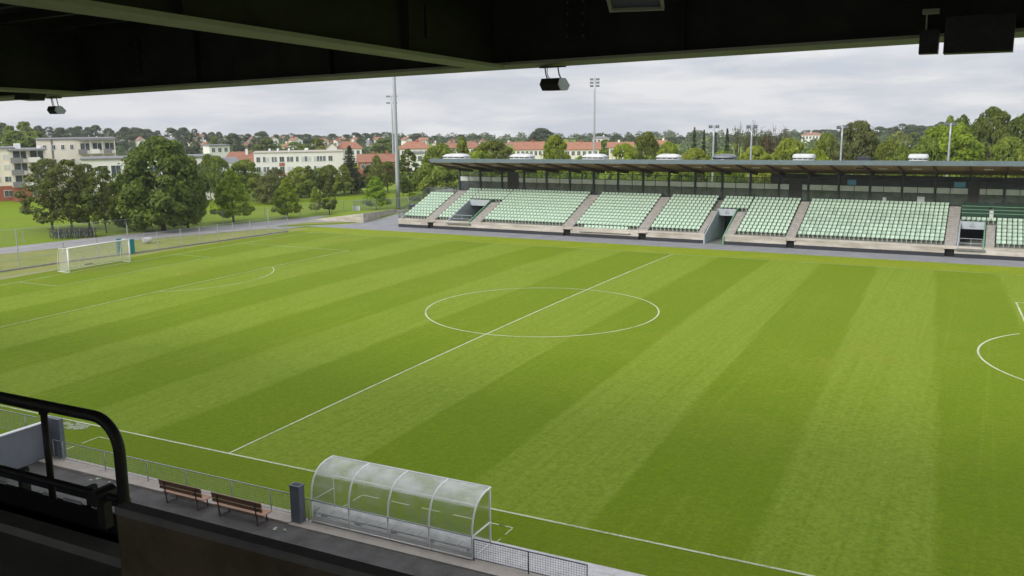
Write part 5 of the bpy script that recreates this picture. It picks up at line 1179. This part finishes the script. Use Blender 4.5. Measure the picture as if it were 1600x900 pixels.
# trees on the slope and the skyline
sky_ = [(8, 193, 16, 360), (20, 197, 14, 320), (44, 191, 17, 320), (30, 205, 26, 290), (58, 206, 24, 285), (66, 196, 10, 420), (82, 198, 11, 420), (100, 200, 13, 430), (118, 199, 10, 470), (128, 198, 11, 450), (142, 199, 9, 470), (154, 196, 13, 470), (174, 200, 10, 460), (190, 205, 11, 420), (200, 199, 11, 520), (216, 199, 12, 520), (234, 202, 11, 520), (250, 204, 8, 540), (272, 200, 13, 500), (290, 199, 13, 500), (308, 201, 7, 500), (322, 207, 6, 560), (334, 206, 5, 560), (345, 206, 6, 560), (300, 208, 12, 360), (337, 214, 9, 340), (366, 208, 14, 350), (378, 210, 9, 560), (390, 209, 7, 560), (412, 205, 10, 470), (418, 217, 18, 330), (402, 216, 12, 380), (434, 210, 7, 580), (447, 210, 7, 600), (458, 208, 8, 580), (470, 210, 7, 580), (481, 209, 8, 480), (462, 222, 15, 340), (478, 226, 15, 330), (499, 216, 15, 330), (497, 211, 8, 580), (508, 212, 7, 600), (521, 209, 9, 560), (533, 213, 6, 620), (543, 210, 9, 560), (558, 207, 11, 520), (574, 208, 10, 540), (589, 207, 11, 520), (604, 206, 11, 520), (618, 209, 9, 560), (600, 216, 17, 330), (565, 216, 8, 420), (612, 222, 12, 330), (634, 212, 9, 520), (652, 208, 10, 520), (665, 212, 9, 560), (680, 212, 9, 540), (692, 214, 8, 560), (704, 213, 8, 540), (721, 210, 9, 520), (735, 212, 9, 540), (747, 211, 10, 520), (765, 210, 9, 520), (757, 214, 9, 560), (783, 217, 8, 580), (795, 218, 7, 600), (815, 217, 8, 600), (828, 218, 7, 600), (847, 200, 20, 400), (836, 206, 9, 410), (868, 216, 9, 560), (882, 215, 7, 600), (895, 217, 8, 600), (913, 212, 9, 540), (938, 208, 13, 450), (963, 210, 10, 480), (953, 213, 7, 500), (984, 211, 10, 480), (1000, 214, 8, 480), (945, 218, 12, 310), (1030, 216, 12, 460), (1046, 214, 12, 480), (1062, 213, 13, 500), (1078, 213, 12, 500), (1120, 214, 14, 480), (1150, 214, 14, 480), (1178, 213, 14, 500), (1205, 212, 12, 520), (1224, 208, 8, 620), (1238, 206, 9, 600), (1258, 203, 10, 640), (1272, 203, 9, 650), (1286, 202, 10, 600), (1300, 203, 10, 560), (1312, 205, 12, 520), (1372, 198, 13, 480), (1390, 199, 13, 470), (1406, 193, 14, 460), (1420, 195, 13, 470), (1436, 196, 13, 460), (1452, 197, 12, 440), (1400, 206, 14, 340), (1425, 207, 14, 340), (1415, 212, 12, 300), (1466, 190, 12, 420), (1480, 182, 10, 260)]
for i, (u, vt, hw, t_) in enumerate(sky_):
    k = ('far', 'far2', 'birch_far', 'far', 'mound_far', 'broad2_far', 'far2')[(i * 5) % 7]
    if t_ < 345: k = ('far_dark', 'far_mid')[i % 2] if u > 70 else 'far_mid'
    what = 'mid' if t_ < 400 else 'far'
    lab = lab_of(u, what, ('round tree among far houses, %s from left above the %s' if what == 'mid' else 'hazy skyline tree, %s from left above the %s'))
    tree(k, u, vt, hw * 1.4, lab, t=t_, group='distant trees on the slope')
# low filler woods between the far houses: countless crowns read as one mass
P_, Nn = [], []; g = np.random.default_rng(77)
for i in range(420):
    u = g.uniform(-60, 1700); t_ = g.uniform(300, 640) if u > 60 else g.uniform(240, 400)
    if 300 < u < 540: t_ = g.uniform(330, 640)
    p = deep(u, 250, t_); z = ground_z(p.x, p.y); r_ = g.uniform(3, 5.5); hh = g.uniform(2.5, 5.5) if u < 1350 else g.uniform(4, 8)
    d = g.normal(size=(110, 3)); d /= np.linalg.norm(d, axis=1, keepdims=True); d[:, 2] = np.abs(d[:, 2])
    P_.append(np.array([p.x, p.y, z]) + d * np.array([r_, r_, hh]) * g.uniform(.75, 1.05, (110, 1))); Nn.append(d + g.normal(size=(110, 3)) * .5 + np.array([0, 0, .3]))
P_, Nn = np.concatenate(P_), np.concatenate(Nn); me = leaves_mesh('woods', P_, Nn, 1.0, g.random(len(P_)), g); me.materials.append(LM['far']); o = bpy.data.objects.new('woods', me); COL.objects.link(o)
tag(o, 'low woods and garden greenery filling the slope between the far houses', 'woods', kind='stuff')
# hedge strip at the foot of the far left blocks
P_, Nn = [], []; A, B_ = at(-80, 313, z=0), at(42, 311, z=0); n = 2600; f_ = g.random(n)
P_ = np.array(A)[None] + f_[:, None] * np.array(B_ - A)[None] + g.normal(size=(n, 3)) * np.array([.5, .9, 0]); P_[:, 2] = g.random(n) ** .7 * (1.1 + .4 * np.sin(f_ * 25))
me = leaves_mesh('hedge', P_, g.normal(size=(n, 3)) + np.array([0, 0, .6]), .35, g.random(n), g); me.materials.append(LM['dark']); o = bpy.data.objects.new('hedge', me); COL.objects.link(o); tag(o, 'low dark hedge at the foot of the far left apartment block', 'hedge')

# ------------------------------------------------------------------ haze
b = MB(); b.box(-1400, 1100, -320, 1340, -70, 46); hz = b.build('haze', []) if False else None
HAZE = .00020
hm = bpy.data.materials.new('haze_air'); hm.use_nodes = True; nt = hm.node_tree; nt.nodes.clear()
out = nt.nodes.new('ShaderNodeOutputMaterial'); pv = nt.nodes.new('ShaderNodeVolumePrincipled'); pv.inputs['Color'].default_value = (.86, .90, .96, 1); pv.inputs['Density'].default_value = HAZE
nt.links.new(pv.outputs[0], out.inputs['Volume'])
tag(b.build('haze', hm), kind='stuff')

# scraps of litter on the asphalt
b = MB()
for u, v in ((142, 750), (152, 748), (158, 747), (171, 753), (132, 742), (430, 826), (445, 828)):
    c = at(u, v, z=0); a = rnd.uniform(0, 3); q = rnd.uniform(.06, .16); d = Vector((math.cos(a), math.sin(a), 0)); e_ = Vector((-d.y, d.x, 0)) * .4
    b.add([c + (d + e_) * q, c + (d - e_) * q, c - (d + e_) * q, c + (e_ - d) * q + Vector((0, 0, .03))], [(0, 1, 2, 3)])
tag(b.build('litter', M['chalk'], loc=(0, 0, .004)), 'pale paper scraps lying on the dark asphalt before the benches', 'litter', kind='stuff')
